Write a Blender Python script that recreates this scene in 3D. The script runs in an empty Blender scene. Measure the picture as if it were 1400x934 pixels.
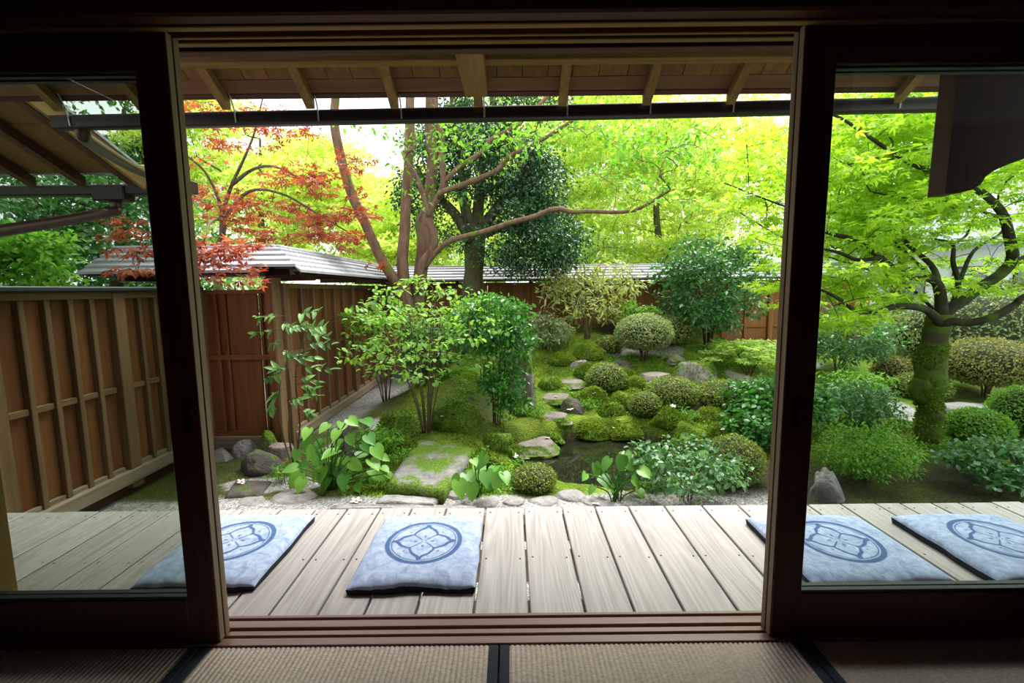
import bpy, math, random
import numpy as np
from mathutils import Vector, Matrix

# ------------------------------------------------------------------ camera, sky, sun, exposure
SC = bpy.context.scene
COL = SC.collection
F = 620.0; TH = math.atan(71 / 620.0); RO = math.radians(.6); HC = 1.065
_fw = np.array([0, math.cos(TH), -math.sin(TH)]); _u0 = np.array([0, math.sin(TH), math.cos(TH)]); _r0 = np.array([1., 0, 0])
_rt = math.cos(RO) * _r0 - math.sin(RO) * _u0; _up = math.cos(RO) * _u0 + math.sin(RO) * _r0
cam = bpy.data.cameras.new('camera'); camo = bpy.data.objects.new('camera', cam); COL.objects.link(camo)
cam.sensor_width = 36; cam.lens = 36 * F / 1400; cam.clip_start = .02; cam.clip_end = 200
camo.matrix_world = Matrix(((_rt[0], _up[0], -_fw[0], 0), (_rt[1], _up[1], -_fw[1], 0), (_rt[2], _up[2], -_fw[2], HC), (0, 0, 0, 1)))
SC.camera = camo

W = bpy.data.worlds.new('sky'); SC.world = W; W.use_nodes = True
bg = W.node_tree.nodes['Background']; bg.inputs['Color'].default_value = (.93, .97, 1, 1); bg.inputs['Strength'].default_value = .95
sun = bpy.data.lights.new('sun', 'SUN'); suno = bpy.data.objects.new('sun', sun); COL.objects.link(suno)
sun.energy = 3.7; sun.angle = math.radians(36); sun.color = (1, .97, .9)
suno.rotation_euler = Vector((.22, .36, .90)).to_track_quat('Z', 'Y').to_euler()
vs = SC.view_settings; vs.view_transform = 'Standard'; vs.look = 'None'; vs.exposure = 1.4; vs.gamma = 1; vs.use_curve_mapping = False
SC.cycles.max_bounces = 10; SC.cycles.diffuse_bounces = 5; SC.cycles.transparent_max_bounces = 24; SC.cycles.transmission_bounces = 6
SC.cycles.caustics_reflective = False; SC.cycles.caustics_refractive = False

# ------------------------------------------------------------------ layout helpers
CAM = np.array([0, 0, HC])
def ray(u, v): return _fw * F + _rt * (u - 700) - _up * (v - 467)
def pY(u, v, Y): d = ray(u, v); return CAM + d * (Y / d[1])
def pZ(u, v, Z): d = ray(u, v); return CAM + d * ((Z - HC) / d[2])
R = random.Random(7); NR = np.random.default_rng(11)
def sstep(a, b, x): t = np.clip((np.asarray(x, float) - a) / (b - a), 0, 1); return t * t * (3 - 2 * t)

# value noise, vectorised
_perm = NR.random((64, 64, 64))
def vnoise(x, y, z=0.0):
    x = np.asarray(x, float); y = np.asarray(y, float); z = np.asarray(z, float) + 0 * x
    xi = np.floor(x).astype(int); yi = np.floor(y).astype(int); zi = np.floor(z).astype(int)
    fx = x - xi; fy = y - yi; fz = z - zi
    fx = fx * fx * (3 - 2 * fx); fy = fy * fy * (3 - 2 * fy); fz = fz * fz * (3 - 2 * fz)
    def g(a, b, c): return _perm[(xi + a) & 63, (yi + b) & 63, (zi + c) & 63]
    l = lambda a, b, t: a + (b - a) * t
    return l(l(l(g(0,0,0), g(1,0,0), fx), l(g(0,1,0), g(1,1,0), fx), fy), l(l(g(0,0,1), g(1,0,1), fx), l(g(0,1,1), g(1,1,1), fx), fy), fz) * 2 - 1
def fbm(x, y, z=0.0, o=4):
    s = 0; a = 1
    for i in range(o): s = s + a * vnoise(x * 2**i, y * 2**i, np.asarray(z) * 2**i + 7.3 * i); a *= .5
    return s / 1.8

POND_Z = -.62
def ground(x, y):
    x = np.asarray(x, float); y = np.asarray(y, float)
    h = -.45 + 0 * x
    h = h + .82 * sstep(4.7, 8.4, y) * sstep(-1.9, .1, x) * (1 - .45 * sstep(2.6, 4.5, x))
    h = h + .42 * np.exp(-((x + .75) / .8)**2 - ((y - 5.35) / .95)**2)
    d = np.sqrt(((x - .95 - .25 * (y - 4.2)) / 1.12)**2 + ((y - 4.2) / .78)**2) + .18 * vnoise(x * 2.3, y * 2.3, 3.1)
    gar = sstep(3.1, 3.8, y) * sstep(-1.5, -.8, x) * (1 - sstep(8, 10, y))
    h = h + gar * (.075 * fbm(x * 1.7, y * 1.7, 1.5) + .05 * np.abs(vnoise(x * 3.3, y * 3.3, 9.)))
    h = h + .012 * fbm(x * 6, y * 6, 5.)
    h = h - .5 * (1 - sstep(.72, 1.12, d))
    return h
def pg(u, v, far=9.0):
    d = ray(u, v); d = d / d[1]; ys = np.linspace(2.4, far, 900)
    pts = CAM[None] + d[None] * ys[:, None]
    k = np.argmax(pts[:, 2] <= ground(pts[:, 0], pts[:, 1]))
    if k == 0: k = 899
    return pts[k].copy()

# ------------------------------------------------------------------ mesh helpers
def link(o, parent=None):
    COL.objects.link(o)
    if parent is not None: o.parent = parent
    return o
def tag(o, label=None, cat=None, group=None, kind=None):
    for k, v in (('label', label), ('category', cat), ('group', group), ('kind', kind)):
        if v: o[k] = v
    return o
def empty(name, loc=(0, 0, 0), label=None, cat=None, group=None, kind=None):
    o = bpy.data.objects.new(name, None); o.empty_display_size = .1; COL.objects.link(o); o.location = [float(a) for a in loc]
    return tag(o, label, cat, group, kind)
class MB:
    def __init__(s): s.v = []; s.f = []; s.n = 0
    def add(s, v, f):
        s.v.append(np.asarray(v, float)); s.f += [tuple(i + s.n for i in q) for q in f]; s.n += len(v); return s
    def box(s, x0, x1, y0, y1, z0, z1, c=.003):
        c = min(c, abs(x1 - x0) * .3, abs(y1 - y0) * .3, abs(z1 - z0) * .3)
        lo = np.array([x0, y0, z0]); hi = np.array([x1, y1, z1]); vs = []; idx = {}
        for sx in (0, 1):
            for sy in (0, 1):
                for sz in (0, 1):
                    S = np.array([sx, sy, sz]); p = np.where(S, hi, lo); q = np.where(S, hi - c, lo + c)
                    for a in range(3):
                        w = q.copy(); w[a] = p[a]; idx[(sx, sy, sz, a)] = len(vs); vs.append(w)
        f = []
        def b(a, i, j, k):
            t = [0, 0, 0]; t[a] = i; o = [x for x in range(3) if x != a]; t[o[0]] = j; t[o[1]] = k; return tuple(t)
        for a in range(3):
            for i in (0, 1):
                q = [idx[b(a, i, j, k) + (a,)] for j, k in ((0, 0), (1, 0), (1, 1), (0, 1))]
                f.append(q if (i == 1) ^ (a == 1) else q[::-1])
        for a in range(3):
            o = [x for x in range(3) if x != a]
            for j in (0, 1):
                for k in (0, 1):
                    A = b(a, 0, j, k); B = b(a, 1, j, k)
                    q = [idx[A + (o[0],)], idx[B + (o[0],)], idx[B + (o[1],)], idx[A + (o[1],)]]
                    n = np.cross(vs[q[1]] - vs[q[0]], vs[q[2]] - vs[q[1]]); out = vs[q[0]] + vs[q[2]] - lo - hi
                    out[a] = 0
                    f.append(q if n @ out > 0 else q[::-1])
        for sx in (0, 1):
            for sy in (0, 1):
                for sz in (0, 1):
                    q = [idx[(sx, sy, sz, a)] for a in range(3)]
                    f.append(q if (sx + sy + sz) % 2 == 1 else q[::-1])
        return s.add(vs, f)
    def hexa(s, P):          # 8 corners: bottom loop then top loop
        return s.add(P, [(3, 2, 1, 0), (4, 5, 6, 7), (0, 1, 5, 4), (1, 2, 6, 5), (2, 3, 7, 6), (3, 0, 4, 7)])
    def beam(s, a, b, w, h, up=(0, 0, 1)):
        a = np.asarray(a, float); b = np.asarray(b, float); d = b - a; d /= np.linalg.norm(d)
        r = np.cross(d, up); r /= np.linalg.norm(r); u = np.cross(r, d); r *= w / 2; u *= h / 2
        return s.hexa([a - r - u, a + r - u, b + r - u, b - r - u, a - r + u, a + r + u, b + r + u, b - r + u])
    def tube(s, pts, rad, n=8, cap=True):
        P = np.asarray(pts, float); m = len(P); rad = np.broadcast_to(np.asarray(rad, float), (m,))
        T = np.gradient(P, axis=0); T /= np.linalg.norm(T, axis=1)[:, None] + 1e-9
        ref = np.array([0, 0, 1.]) if abs(T[0][2]) < .9 else np.array([1., 0, 0])
        r = np.cross(T[0], ref); r /= np.linalg.norm(r); vs = []; an = np.arange(n) * 2 * math.pi / n
        for i in range(m):
            r = r - T[i] * (r @ T[i]); r /= np.linalg.norm(r) + 1e-9; q = np.cross(T[i], r)
            vs.append(P[i] + rad[i] * (np.cos(an)[:, None] * r + np.sin(an)[:, None] * q))
        f = [(i * n + j, i * n + (j + 1) % n, (i + 1) * n + (j + 1) % n, (i + 1) * n + j) for i in range(m - 1) for j in range(n)]
        if cap: f += [tuple(range(n))[::-1], tuple((m - 1) * n + j for j in range(n))]
        return s.add(np.concatenate(vs), f)
    def mesh(s, name):
        me = bpy.data.meshes.new(name); me.from_pydata(np.concatenate(s.v).tolist(), [], s.f); me.update(); return me
    def build(s, name, mat, parent=None, smooth=False):
        me = s.mesh(name); me.materials.append(mat)
        if smooth: me.polygons.foreach_set('use_smooth', np.ones(len(me.polygons), bool))
        return link(bpy.data.objects.new(name, me), parent)
def box(name, mat, parent, *a, c=.003): return MB().box(*a, c=c).build(name, mat, parent)
def raw_mesh(name, V, Fc, mat, parent=None, smooth=False, attr=None):
    V = np.ascontiguousarray(V, dtype=np.float32); Fc = np.ascontiguousarray(Fc, dtype=np.int32); k = Fc.shape[1]
    me = bpy.data.meshes.new(name); me.vertices.add(len(V)); me.vertices.foreach_set('co', V.ravel())
    me.loops.add(Fc.size); me.loops.foreach_set('vertex_index', Fc.ravel())
    me.polygons.add(len(Fc)); me.polygons.foreach_set('loop_start', np.arange(0, Fc.size, k, dtype=np.int32))
    if smooth: me.polygons.foreach_set('use_smooth', np.ones(len(Fc), bool))
    for nm, A in (attr or {}).items():
        a = me.attributes.new(nm, 'FLOAT', 'POINT'); a.data.foreach_set('value', np.ascontiguousarray(A, dtype=np.float32))
    me.update(calc_edges=True); me.materials.append(mat)
    return link(bpy.data.objects.new(name, me), parent)
def smooth_path(P, k=5):
    P = np.asarray(P, float)
    if len(P) < 3: return P
    Q = np.vstack([2 * P[0] - P[1], P, 2 * P[-1] - P[-2]]); out = []
    for i in range(1, len(Q) - 2):
        for t in np.arange(k) / k:
            a, b, c, d = Q[i - 1], Q[i], Q[i + 1], Q[i + 2]
            out.append(.5 * (2 * b + (c - a) * t + (2 * a - 5 * b + 4 * c - d) * t * t + (3 * b - a - 3 * c + d) * t**3))
    return np.array(out + [P[-1]])
def nrmv(a): return a / (np.linalg.norm(a, axis=-1, keepdims=True) + 1e-9)

# ------------------------------------------------------------------ materials
def mat(name):
    m = bpy.data.materials.new(name); m.use_nodes = True; nt = m.node_tree; b = nt.nodes['Principled BSDF']; return m, nt, b
def nd(nt, t, **kw):
    n = nt.nodes.new(t)
    for k, v in kw.items():
        if k[0] == '_': setattr(n, k[1:], v)
        else: n.inputs[k.replace('__', ' ')].default_value = v
    return n
def ramp(nt, fac, stops):
    r = nt.nodes.new('ShaderNodeValToRGB'); e = r.color_ramp.elements
    while len(e) < len(stops): e.new(.5)
    for i, (p, c) in enumerate(stops): e[i].position = p; e[i].color = tuple(c) + (1,)
    nt.links.new(fac, r.inputs['Fac']); return r.outputs['Color']
def bump(nt, b, h, s=.3, d=.01):
    n = nt.nodes.new('ShaderNodeBump'); n.inputs['Strength'].default_value = s; n.inputs['Distance'].default_value = d
    nt.links.new(h, n.inputs['Height']); nt.links.new(n.outputs['Normal'], b.inputs['Normal'])
def coords(nt, scale, rnd=True):
    tc = nt.nodes.new('ShaderNodeTexCoord'); out = tc.outputs['Object']
    if rnd:
        oi = nt.nodes.new('ShaderNodeObjectInfo'); mu = nd(nt, 'ShaderNodeVectorMath', _operation='SCALE'); mu.inputs[0].default_value = (31.7, 17.3, 23.1)
        nt.links.new(oi.outputs['Random'], mu.inputs['Scale']); ad = nd(nt, 'ShaderNodeVectorMath', _operation='ADD')
        nt.links.new(out, ad.inputs[0]); nt.links.new(mu.outputs[0], ad.inputs[1]); out = ad.outputs[0]
    mp = nd(nt, 'ShaderNodeMapping', Scale=scale); nt.links.new(out, mp.inputs['Vector']); return mp.outputs[0]
def wood(name, c0, c1, axis=0, rough=.6, sc=28, stretch=.05, rings=0.0, var=.25, bs=.25, spec=.3):
    m, nt, b = mat(name); s = [sc] * 3; s[axis] = sc * stretch; L = nt.links.new
    v = coords(nt, s); n = nd(nt, 'ShaderNodeTexNoise', Scale=1., Detail=5., Roughness=.62, Distortion=.4); L(v, n.inputs['Vector'])
    fac = n.outputs['Fac']
    if rings:
        s2 = [5.5] * 3; s2[axis] = .42; v2 = coords(nt, s2)
        n2 = nd(nt, 'ShaderNodeTexNoise', Scale=1.1, Detail=1.5, Roughness=.4); L(v2, n2.inputs['Vector'])
        mu = nd(nt, 'ShaderNodeMath', _operation='MULTIPLY'); L(n2.outputs['Fac'], mu.inputs[0]); mu.inputs[1].default_value = 150
        si = nd(nt, 'ShaderNodeMath', _operation='SINE'); L(mu.outputs[0], si.inputs[0])
        ma = nd(nt, 'ShaderNodeMath', _operation='MULTIPLY_ADD'); L(si.outputs[0], ma.inputs[0]); ma.inputs[1].default_value = rings; L(fac, ma.inputs[2]); fac = ma.outputs[0]
    c = ramp(nt, fac, [(.28, c0), (.72, c1)])
    oi = nt.nodes.new('ShaderNodeObjectInfo'); mr = nd(nt, 'ShaderNodeMapRange'); L(oi.outputs['Random'], mr.inputs['Value']); mr.inputs['To Min'].default_value = 1 - var; mr.inputs['To Max'].default_value = 1 + var
    hs = nt.nodes.new('ShaderNodeHueSaturation'); L(c, hs.inputs['Color']); L(mr.outputs[0], hs.inputs['Value'])
    L(hs.outputs[0], b.inputs['Base Color']); b.inputs['Roughness'].default_value = rough; b.inputs['Specular IOR Level'].default_value = spec
    bump(nt, b, fac, bs, .004); return m
def flat(name, c, rough=.6, metal=0., nz=.0, sc=40):
    m, nt, b = mat(name); b.inputs['Roughness'].default_value = rough; b.inputs['Metallic'].default_value = metal
    n = nd(nt, 'ShaderNodeTexNoise', Scale=sc, Detail=4.); v = coords(nt, (1, 1, 1)); nt.links.new(v, n.inputs['Vector'])
    nt.links.new(ramp(nt, n.outputs['Fac'], [(.3, [a * (1 - nz) for a in c]), (.7, [a * (1 + nz) for a in c])]), b.inputs['Base Color'])
    bump(nt, b, n.outputs['Fac'], .15, .002); return m
def leafmat(name, c0, c1, tr=.45, rough=.45, spec=.3, tcol=None):
    m, nt, b = mat(name); L = nt.links.new; a = nd(nt, 'ShaderNodeAttribute', _attribute_name='rnd')
    c = ramp(nt, a.outputs['Fac'], [(0, c0), (1, c1)]); L(c, b.inputs['Base Color'])
    b.inputs['Roughness'].default_value = rough; b.inputs['Specular IOR Level'].default_value = spec
    t = nt.nodes.new('ShaderNodeBsdfTranslucent'); g = nd(nt, 'ShaderNodeMix', _data_type='RGBA', _blend_type='MULTIPLY')
    g.inputs[0].default_value = 1; L(c, g.inputs[6]); g.inputs[7].default_value = tcol or (1.5, 1.45, .7, 1); L(g.outputs[2], t.inputs['Color'])
    mx = nt.nodes.new('ShaderNodeMixShader'); mx.inputs[0].default_value = tr; L(b.outputs[0], mx.inputs[1]); L(t.outputs[0], mx.inputs[2])
    L(mx.outputs[0], nt.nodes['Material Output'].inputs['Surface']); return m
def bark(name, c0, c1, moss=0.0, sc=14, mossc=(.10, .17, .02)):
    m, nt, b = mat(name); L = nt.links.new; v = coords(nt, (sc, sc, sc * .25))
    n = nd(nt, 'ShaderNodeTexNoise', Scale=1., Detail=6., Roughness=.65); L(v, n.inputs['Vector']); c = ramp(nt, n.outputs['Fac'], [(.3, c0), (.7, c1)])
    if moss:
        v2 = coords(nt, (4, 4, 4)); n2 = nd(nt, 'ShaderNodeTexNoise', Scale=1.3, Detail=4.); L(v2, n2.inputs['Vector'])
        f = ramp(nt, n2.outputs['Fac'], [(.62 - moss * .4, (0, 0, 0)), (.74 - moss * .4, (1, 1, 1))])
        mx = nd(nt, 'ShaderNodeMix', _data_type='RGBA'); L(f, mx.inputs[0]); L(c, mx.inputs[6]); mx.inputs[7].default_value = mossc + (1,); c = mx.outputs[2]
    L(c, b.inputs['Base Color']); b.inputs['Roughness'].default_value = .85; b.inputs['Specular IOR Level'].default_value = .2; bump(nt, b, n.outputs['Fac'], .6, .02); return m
def stone(name, c0, c1, moss=.5, mossc0=(.035, .08, .006), mossc1=(.14, .23, .02), rim=0):
    m, nt, b = mat(name); L = nt.links.new; v = coords(nt, (1, 1, 1))
    n = nd(nt, 'ShaderNodeTexNoise', Scale=9., Detail=8., Roughness=.7); L(v, n.inputs['Vector']); c = ramp(nt, n.outputs['Fac'], [(.3, c0), (.7, c1)])
    n3 = nd(nt, 'ShaderNodeTexNoise', Scale=55., Detail=4.); L(v, n3.inputs['Vector']); mc = ramp(nt, n3.outputs['Fac'], [(.3, mossc0), (.7, mossc1)])
    n2 = nd(nt, 'ShaderNodeTexNoise', Scale=3.2, Detail=5., Roughness=.6); L(v, n2.inputs['Vector'])
    f = ramp(nt, n2.outputs['Fac'], [(.68 - moss * .5, (0, 0, 0)), (.76 - moss * .5, (1, 1, 1))])
    if rim:
        ge = nt.nodes.new('ShaderNodeNewGeometry'); sx = nt.nodes.new('ShaderNodeSeparateXYZ'); L(ge.outputs['Normal'], sx.inputs[0])
        sb = nd(nt, 'ShaderNodeMath', _operation='MULTIPLY_ADD'); L(n2.outputs['Fac'], sb.inputs[0]); sb.inputs[1].default_value = -.5; L(sx.outputs['Z'], sb.inputs[2])
        fr = ramp(nt, sb.outputs[0], [(.50, (1, 1, 1)), (.60, (0, 0, 0))]); mm = nd(nt, 'ShaderNodeMath', _operation='MAXIMUM'); L(f, mm.inputs[0]); L(fr, mm.inputs[1]); f = mm.outputs[0]
    mx = nd(nt, 'ShaderNodeMix', _data_type='RGBA'); L(f, mx.inputs[0]); L(c, mx.inputs[6]); L(mc, mx.inputs[7]); L(mx.outputs[2], b.inputs['Base Color'])
    b.inputs['Roughness'].default_value = .8; b.inputs['Specular IOR Level'].default_value = .25
    ad = nd(nt, 'ShaderNodeMath', _operation='ADD'); L(n.outputs['Fac'], ad.inputs[0]); L(n3.outputs['Fac'], ad.inputs[1]); bump(nt, b, ad.outputs[0], .6, .02); return m
def glass(name, tint, ref=.9):
    m, nt, b = mat(name); nt.nodes.remove(b); L = nt.links.new
    t = nd(nt, 'ShaderNodeBsdfTransparent', Color=tint + (1,)); g = nd(nt, 'ShaderNodeBsdfGlossy', Color=(ref, ref, ref, 1), Roughness=.003)
    ge = nt.nodes.new('ShaderNodeNewGeometry'); dt = nd(nt, 'ShaderNodeVectorMath', _operation='DOT_PRODUCT'); L(ge.outputs['Normal'], dt.inputs[0]); L(ge.outputs['Incoming'], dt.inputs[1])
    ab = nd(nt, 'ShaderNodeMath', _operation='ABSOLUTE'); L(dt.outputs['Value'], ab.inputs[0]); om = nd(nt, 'ShaderNodeMath', _operation='SUBTRACT'); om.inputs[0].default_value = 1; L(ab.outputs[0], om.inputs[1])
    pw = nd(nt, 'ShaderNodeMath', _operation='POWER'); L(om.outputs[0], pw.inputs[0]); pw.inputs[1].default_value = 5
    fr = nd(nt, 'ShaderNodeMath', _operation='MULTIPLY_ADD'); L(pw.outputs[0], fr.inputs[0]); fr.inputs[1].default_value = .96; fr.inputs[2].default_value = .045
    mx = nt.nodes.new('ShaderNodeMixShader'); L(fr.outputs[0], mx.inputs[0]); L(t.outputs[0], mx.inputs[1]); L(g.outputs[0], mx.inputs[2])
    L(mx.outputs[0], nt.nodes['Material Output'].inputs['Surface']); return m

M = {}
for ax, k in enumerate('xyz'):
    M['door_' + k] = wood('red_brown_door_wood_' + k, (.075, .016, .009), (.15, .036, .020), ax, .38, 34, .04, var=.08, bs=.12, spec=.45)
    M['eave_' + k] = wood('eave_cedar_' + k, (.16, .088, .024), (.30, .175, .055), ax, .7, 30, .05, var=.12)
    M['cedar_' + k] = wood('orange_cedar_' + k, (.13, .045, .014), (.26, .098, .033), ax, .75, 26, .05, var=.18)  # gate and near fence cedar, darkened with shade put into the colour
    M['cedarb_' + k] = wood('sunlit_orange_cedar_' + k, (.22, .08, .03), (.42, .18, .075), ax, .75, 26, .05, var=.18)  # brighter copy for the back fence, sunlight painted into the wood colour
    M['tan_' + k] = wood('weathered_tan_wood_' + k, (.145, .08, .038), (.27, .16, .085), ax, .8, 26, .05, var=.14)
    M['grey_' + k] = wood('weathered_grey_wood_' + k, (.21, .155, .11), (.36, .28, .21), ax, .8, 26, .05, var=.12)
    M['dark_' + k] = wood('dark_beam_wood_' + k, (.05, .015, .008), (.11, .036, .02), ax, .5, 30, .05, var=.05)
M['sheath'] = wood('eave_board_wood', (.13, .066, .018), (.24, .125, .038), 1, .75, 26, .05, var=.2)
M['eaveedge'] = wood('reddish_eave_edge', (.12, .055, .024), (.20, .10, .045), 0, .7, 26, .05, var=.05)
M['deck'] = wood('weathered_deck_wood', (.31, .28, .27), (.47, .435, .42), 1, .5, 60, .03, rings=.10, var=.07, bs=.35, spec=.4)
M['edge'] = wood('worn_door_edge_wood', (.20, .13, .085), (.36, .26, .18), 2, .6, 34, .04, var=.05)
M['sill'] = wood('worn_sill_wood', (.16, .075, .05), (.30, .16, .12), 0, .35, 34, .04, var=.05, bs=.1, spec=.5)
M['roof'] = wood('silvered_roof_plank', (.24, .24, .26), (.46, .46, .49), 0, .7, 26, .06, var=.15)
M['gutter'] = flat('dark_gutter_metal', (.022, .014, .012), .4, .3)
M['pipe'] = flat('brown_downpipe', (.085, .04, .03), .3, .2)
M['coping'] = flat('blue_grey_metal_coping', (.07, .085, .10), .45, .5)
M['hanger'] = flat('pale_metal_hanger', (.5, .5, .5), .4, .7)
M['nail'] = flat('dark_nail', (.03, .025, .02), .6, .4)
M['black'] = flat('black_pull', (.006, .005, .005), .5)
M['glass'] = glass('window_glass', (.95, .975, .965))
M['glassl'] = glass('smoky_window_glass', (.80, .83, .80))  # darker tint: dirty panes plus eave shade and vignette put into the colour
M['plaster'] = flat('sand_plaster', (.065, .048, .033), .9, nz=.08, sc=90)
M['ceil'] = wood('ceiling_board', (.30, .21, .13), (.42, .30, .19), 0, .7, 20, .05)
M['heri'] = flat('navy_mat_border', (.010, .016, .030), .8, nz=.3, sc=200)
def tatami_mat():
    m, nt, b = mat('woven_rush'); L = nt.links.new; v = coords(nt, (90, 260, 1)); n = nd(nt, 'ShaderNodeTexNoise', Scale=1., Detail=3.); L(v, n.inputs['Vector'])
    L(ramp(nt, n.outputs['Fac'], [(.3, (.40, .31, .25)), (.7, (.66, .54, .46))]), b.inputs['Base Color']); b.inputs['Roughness'].default_value = .55; bump(nt, b, n.outputs['Fac'], .3, .002); return m
M['tatami'] = tatami_mat()
M['lf_maple'] = leafmat('bright_maple_leaf', (.22, .40, .02), (.46, .63, .08), .6)
M['lf_bg'] = leafmat('sunlit_far_leaf', (.32, .47, .07), (.68, .76, .28), .62, tcol=(1.45, 1.42, .8, 1))
M['lf_bg2'] = leafmat('mid_green_far_leaf', (.16, .32, .06), (.42, .58, .18), .55)
M['lf_dark'] = leafmat('dark_glossy_leaf', (.012, .05, .016), (.05, .16, .045), .2, .25, .7)
M['lf_cam'] = leafmat('camellia_leaf', (.02, .10, .018), (.10, .34, .05), .3, .3, .6)
M['lf_lace'] = leafmat('laceleaf', (.18, .34, .05), (.42, .56, .16), .45)
M['lf_fuzz'] = leafmat('moss_tuft', (.05, .11, .008), (.20, .32, .03), .3, .8, .1)
M['lf_fuzzy'] = leafmat('yellow_moss_tuft', (.10, .17, .012), (.30, .40, .05), .3, .8, .1)
M['lf_dark2'] = leafmat('deep_green_leaf', (.022, .085, .028), (.09, .26, .075), .3, .35, .5)
M['lf_red'] = leafmat('red_maple_leaf', (.22, .05, .026), (.46, .16, .08), .45, tcol=(1.35, .75, .5, 1))
M['lf_azalea'] = leafmat('azalea_leaf', (.11, .17, .03), (.27, .36, .08), .3)
M['lf_azpink'] = leafmat('bronzed_azalea_leaf', (.19, .16, .06), (.36, .36, .14), .3)
M['lf_azgrey'] = leafmat('pale_azalea_leaf', (.16, .23, .09), (.36, .43, .22), .3)
M['lf_mid'] = leafmat('soft_green_leaf', (.09, .24, .03), (.27, .48, .10), .45)
M['lf_fresh'] = leafmat('fresh_green_leaf', (.07, .25, .02), (.25, .50, .07), .45)
M['lf_blue'] = leafmat('blue_green_leaf', (.04, .13, .045), (.16, .33, .14), .3, .35, .5)
M['lf_rhodo'] = leafmat('yellow_green_narrow_leaf', (.16, .24, .06), (.52, .55, .26), .35)
M['lf_moss'] = leafmat('moss_blade', (.04, .095, .005), (.17, .28, .018), .3, .8, .1)
M['lf_fern'] = leafmat('fern_leaf', (.06, .2, .02), (.2, .42, .06), .4)
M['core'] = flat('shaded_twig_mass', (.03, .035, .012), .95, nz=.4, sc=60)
M['stem'] = bark('brown_stem', (.06, .04, .022), (.15, .10, .06))
M['bark_s'] = bark('smooth_tan_bark', (.085, .05, .032), (.25, .15, .095), .12)
M['bark_d'] = bark('dark_green_bark', (.045, .038, .022), (.13, .11, .06), .15)
M['bark_m'] = bark('mossy_maple_bark', (.014, .012, .008), (.045, .04, .02), .22, mossc=(.05, .08, .012))
M['bark_mm'] = bark('thick_moss_bark', (.03, .027, .014), (.08, .07, .03), .62, sc=9, mossc=(.075, .12, .012))
M['st_grey'] = stone('grey_rock', (.13, .12, .12), (.34, .32, .31), .05)
M['st_semi'] = stone('patchy_moss_rock', (.11, .10, .09), (.30, .27, .25), .42)
M['st_moss'] = stone('moss_covered_rock', (.06, .055, .04), (.15, .13, .1), .85)
M['st_dark'] = stone('dark_damp_rock', (.04, .036, .03), (.13, .115, .10), .3)
M['st_flat'] = stone('brown_flat_stone', (.15, .12, .11), (.30, .25, .23), .18)
M['st_step'] = stone('mossy_rimmed_stepping_stone', (.12, .10, .09), (.27, .23, .21), .15, rim=1)
M['st_bridge'] = stone('half_mossed_granite', (.11, .105, .10), (.27, .26, .25), .52)
M['granite'] = stone('speckled_granite', (.17, .165, .16), (.36, .35, .34), .12)
M['petal'] = flat('white_petal', (.78, .74, .70), .6)
M['sunflow'] = flat('flower_heart', (.62, .35, .12), .6)

# ------------------------------------------------------------------ room
fl = tag(box('floor', M['dark_x'], None, -2.75, 2.75, -3.3, 1.26, -.2, -.055), kind='structure')
for nm, a in (('wall_left', (-2.85, -2.75, -3.3, 1.40, -.1, 2.4)), ('wall_right', (2.75, 2.85, -3.3, 1.40, -.1, 2.4)), ('wall_back', (-2.85, 2.85, -3.4, -3.3, -.1, 2.4))):
    tag(box(nm, M['plaster'], None, *a), kind='structure')
tag(box('wall_front', M['plaster'], None, -2.75, 2.75, 1.30, 1.38, 1.93, 2.75), kind='structure')
tag(box('wall_partition', flat('white_plaster', (.84, .86, .90), .9), None, 1.555, 2.75, .40, .47, 1.79, 2.4), kind='structure'); tag(box('trim_6', M['dark_x'], None, 1.5, 2.75, .42, .46, 1.70, 1.79), kind='structure')
for nm, a in (('wall_front_left', (-2.75, -1.868, 1.29, 1.37, 0, 1.745)), ('wall_front_right', (1.708, 2.75, 1.29, 1.37, 0, 1.745))): tag(box(nm, M['plaster'], None, *a), kind='structure')
ce = empty('ceiling', (0, 0, 2.4), kind='structure')
for i in range(9):
    x0 = -2.75 + i * .612; o = box('ceiling_board', M['ceil'], ce, x0, x0 + .608, -3.3, 1.30, 0, .02); o.location = (0, 0, .0)
MATX = [-1.865, -.952, -.048, .867, 1.78]
lbl = ['woven rush tatami mat reaching under the door with smoky glass', 'tatami mat in front of the open doorway on the fence side', 'tatami mat in front of the open doorway on the mossy maple side', 'woven rush tatami mat below the door with carved bracket behind its glass']
for i in range(4):
    x0, x1 = MATX[i] + .002, MATX[i + 1] - .002; y0, y1 = -.55, 1.26
    t = empty('tatami_mat', ((x0 + x1) / 2, .36, -.055), lbl[i], 'tatami mat', 'tatami mats'); w = (x1 - x0) / 2; b = .029
    box('mat_core', M['tatami'], t, -w + .001, w - .001, y0 - .36 + .002, y1 - .36 - .002, 0, .046)
    xs = np.arange(-w + b - .004, w - b + .004, .015 / 8); z = .0465 + .0045 * np.abs(np.sin((xs + w) / .015 * math.pi))**.6
    ys = np.linspace(y0 - .36, y1 - .36, 2); n = len(xs)
    V = np.array([(x, y, zz) for y in ys for x, zz in zip(xs, z)]); Fq = np.array([(i_, i_ + 1, n + i_ + 1, n + i_) for i_ in range(n - 1)])
    raw_mesh('rush_cover', V, Fq, M['tatami'], t)
    for sx in (-1, 1):
        a = sorted((sx * w, sx * (w - b))); box('border', M['heri'], t, a[0], a[1], y0 - .36, y1 - .36, .02, .053, c=.002)
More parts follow.
